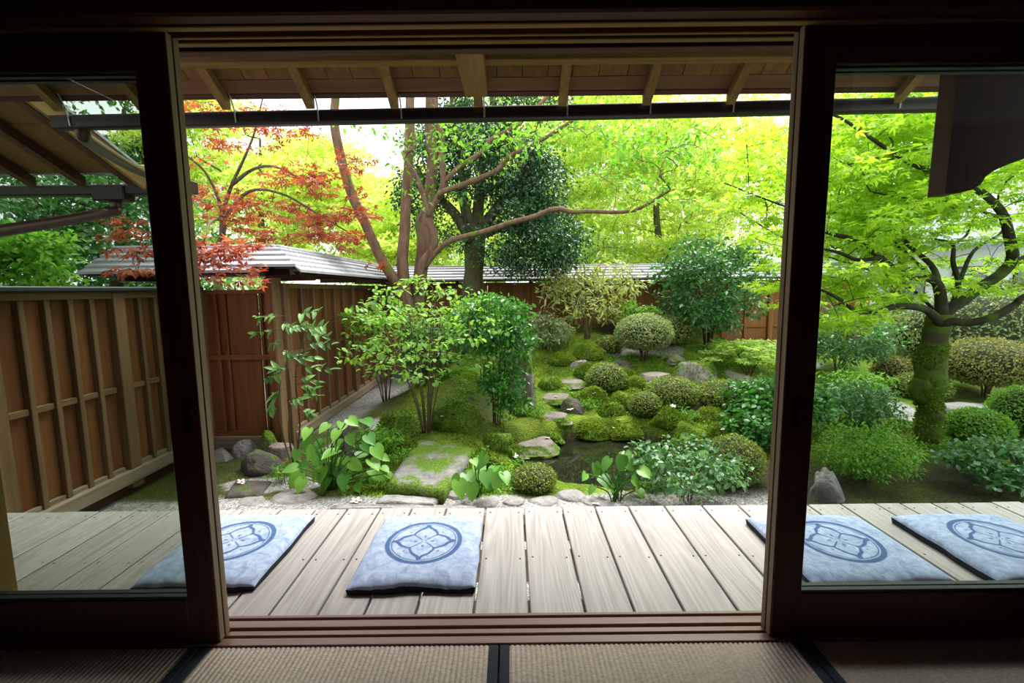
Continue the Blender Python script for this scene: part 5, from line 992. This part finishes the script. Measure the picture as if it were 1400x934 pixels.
N = 26000
mx_ = NR.uniform(-2.6, 5.0, N); my_ = 3.1 + 4.2 * NR.random(N); keep = (gravel_w(mx_, my_) < .5) & (ground(mx_, my_) > POND_Z + .05) & (fbm(mx_ * 1.8, my_ * 1.8, 8.) > .12) & clear_of_stones(mx_, my_); mx_, my_ = mx_[keep], my_[keep]; n = len(mx_)
po = np.stack([mx_, my_, ground(mx_, my_) + NR.random(n) * .05], 1); dr = NR.normal(size=(n, 3)); dr[:, 2] = np.abs(dr[:, 2]) * .5; nr = NR.normal(size=(n, 3)) * .4 + np.array([0, 0, 1])
o = leaves('ground_herbs', None, M['lf_fresh'], po, dr, nr, NR.uniform(.02, .045, n), .5); tag(o, 'tiny leafy herbs spreading over moss and soil', 'herbs', kind='stuff')

# fallen flowers
pet = MB()
for k in range(5):
    a = k * 1.256; c, s = math.cos(a), math.sin(a); V = [(x * c - y * s, x * s + y * c, z) for x, y, z in ((0, 0, 0), (.018, -.011, .010), (.036, -.008, .013), (.036, .008, .013), (.018, .011, .010))]; pet.add(V, [(0, 1, 2, 3, 4)])
petm = pet.mesh('fallen_flower'); petm.materials.append(M['petal']); hm = MB().add(IV3 * .008 + np.array([0, 0, .008]), IF3).mesh('flower_heart'); hm.materials.append(M['sunflow'])
bpy.context.view_layer.update(); DG = bpy.context.evaluated_depsgraph_get(); LIE = {'garden_ground', 'moss_hump', 'garden_rock', 'stepping_stone', 'slab_bridge', 'kerb_stone', 'paving_stone', 'edging_stone', 'moss_tufts'}
for u, v in [(748, 600), (703, 624), (765, 577), (780, 560), (760, 543), (793, 495), (830, 556), (872, 620), (886, 604), (878, 612), (840, 586), (905, 600), (330, 660), (487, 686), (606, 570), (550, 570), (855, 676), (920, 556), (815, 690), (948, 560), (812, 538), (846, 575)]:
    d_ = Vector(ray(u, v)).normalized(); og = Vector(CAM) + d_ * (2.45 / d_.y); p = None
    for _ in range(40):
        ok, hit, nrm_, _i, ob, _m = SC.ray_cast(DG, og, d_)
        if not ok: break
        if ob.name.split('.')[0] in LIE: p = np.array(hit); break
        og = hit + d_ * .004
    if p is None: p = pg(u, v)
    e = empty('fallen_flower', p, 'small fallen white flower lying among moss and stones', 'flower', 'fallen white flowers')
    e.rotation_euler = (R.uniform(-.3, .3), R.uniform(-.3, .3), R.uniform(0, 6)); sc = R.uniform(.7, 1.1); e.scale = (sc, sc, sc)
    o = bpy.data.objects.new('petals', petm); link(o, e); o = bpy.data.objects.new('heart', hm); link(o, e)

# ------------------------------------------------------------------ cushions
def cushion_mat():
    m, nt, b = mat('indigo_dyed_cloth'); L = nt.links.new; v = coords(nt, (1, 1, 1)); n = nd(nt, 'ShaderNodeTexNoise', Scale=22., Detail=6., Roughness=.7, Distortion=1.2); L(v, n.inputs['Vector'])
    c = ramp(nt, n.outputs['Fac'], [(.3, (.23, .31, .50)), (.7, (.56, .64, .84))]); a = nd(nt, 'ShaderNodeAttribute', _attribute_name='dye')
    mx = nd(nt, 'ShaderNodeMix', _data_type='RGBA'); L(a.outputs['Fac'], mx.inputs[0]); L(c, mx.inputs[6]); mx.inputs[7].default_value = (.055, .115, .27, 1); L(mx.outputs[2], b.inputs['Base Color'])
    b.inputs['Roughness'].default_value = .9; b.inputs['Specular IOR Level'].default_value = .1; n2 = nd(nt, 'ShaderNodeTexNoise', Scale=500.); L(v, n2.inputs['Vector']); bump(nt, b, n2.outputs['Fac'], .2, .002); return m
CMAT = cushion_mat(); CDK = flat('navy_cushion_backing', (.010, .011, .022), .9, nz=.3, sc=120)
def seg(px_, py_, a, b): 
    a = np.array(a); b = np.array(b); d = b - a; t = np.clip(((px_ - a[0]) * d[0] + (py_ - a[1]) * d[1]) / (d @ d), 0, 1); return np.hypot(px_ - a[0] - t * d[0], py_ - a[1] - t * d[1]), t
def emblem(x, y):
    r = np.hypot(x, y); dye = np.zeros_like(x); sm = lambda d, w: np.clip((w - d) / .0016 + .5, 0, 1)
    dye = np.maximum(dye, sm(np.abs(r - .147), .0095)); dye = np.maximum(dye, sm(np.abs(r - .130), .0022))
    for k in range(4):
        c, s = math.cos(k * math.pi / 2), math.sin(k * math.pi / 2); t = x * c + y * s; q = np.abs(-x * s + y * c)
        d, _ = seg(t, q, (.012, .012), (.046, .046)); dye = np.maximum(dye, sm(d, .0028))
        prev = (.046, .046)
        for i in range(1, 9):
            w = i / 8; nx_ = (.046 + (.121 - .046) * w, (1 - w) * .046 + .016 * math.sin(math.pi * w) - .010 * math.sin(math.pi * w**2.2) + .002 * math.sin(w * 14)); d, _ = seg(t, q, prev, nx_); dye = np.maximum(dye, sm(d, .0042 + .0034 * w)); prev = nx_
        d = np.hypot((t - .035) / 1.8, q); dye = np.maximum(dye, .9 * sm(d, .0048)); d = np.hypot(t - .068, q - .068); dye = np.maximum(dye, .8 * sm(d, .0046))
    dye = np.maximum(dye, .8 * sm(np.abs(r - .009), .0016)); return dye * .92
def make_cushion_mesh(wx, wy, sd):
    n = 210; s = np.linspace(-1, 1, n); Xc, Yc = np.meshgrid(s * wx / 2, s * wy / 2); ax, ay = np.abs(Xc) / (wx / 2), np.abs(Yc) / (wy / 2)
    puff = (np.clip(1 - ax**7, 0, 1) * np.clip(1 - ay**7, 0, 1))**.5; z = .026 + .030 * puff
    z = z + .0035 * fbm(Xc * 9 + sd, Yc * 9, sd) * puff + .006 * np.abs(vnoise(Xc * 26 + sd, Yc * 8, sd)) * np.exp(-((Yc + wy / 2) / .045)**2) + .010 * np.exp(-((Yc + wy / 2) / .05)**2) * vnoise(Xc * 7 + sd, sd, 2.)
    z = z + .0015 * fbm(Xc * 40, Yc * 40, sd)
    wob = .006 * vnoise(Xc * 12 + sd, Yc * 12, 3.); Xw = Xc + wob * ax**6 * np.sign(Xc); Yw = Yc + wob * ay**6 * np.sign(Yc)
    V = np.stack([Xw.ravel(), Yw.ravel(), z.ravel()], 1); i = (np.arange(n - 1)[:, None] * n + np.arange(n - 1)[None]).ravel()
    return V, np.stack([i, i + 1, i + n + 1, i + n], 1), emblem(Xc.ravel() * .98, Yc.ravel() * .98), n, z
def cushion(label, x0, x1, y0, y1, sd):
    e = empty('floor_cushion', ((x0 + x1) / 2, (y0 + y1) / 2, -.0395), label, 'cushion', 'indigo floor cushions on the veranda'); wx, wy = x1 - x0, y1 - y0
    V, Fq, dye, n, z = make_cushion_mesh(wx, wy, sd); raw_mesh('cover', V, Fq, CMAT, e, True, {'dye': dye})
    ring = [j for j in range(n)] + [n * j + n - 1 for j in range(1, n)] + [n * (n - 1) + j for j in range(n - 2, -1, -1)] + [n * j for j in range(n - 2, 0, -1)]; k = len(ring)
    T = V[ring]; Bm = T.copy(); Bm[:, :2] *= .985; Bm[:, 2] = 0; Bt = T.copy(); Bt[:, 2] -= .001
    MB().add(np.concatenate([Bt, Bm]), [(j, k + j, k + (j + 1) % k, (j + 1) % k) for j in range(k)] + [tuple(range(k, 2 * k))]).build('backing', CDK, e); return e
cushion('light blue floor cushion with round flower crest, partly behind the smoky door', -1.425, -.960, 1.565, 2.085, 1.3)
cushion('light blue floor cushion with round flower crest in the open doorway', -.612, -.145, 1.545, 2.055, 4.1)
cushion('light blue floor cushion with round flower crest behind the clear door stile', 1.085, 1.605, 1.535, 2.02, 7.7)
cushion('light blue floor cushion with round flower crest furthest along behind the clear door', 1.765, 2.27, 1.535, 2.02, 9.2)
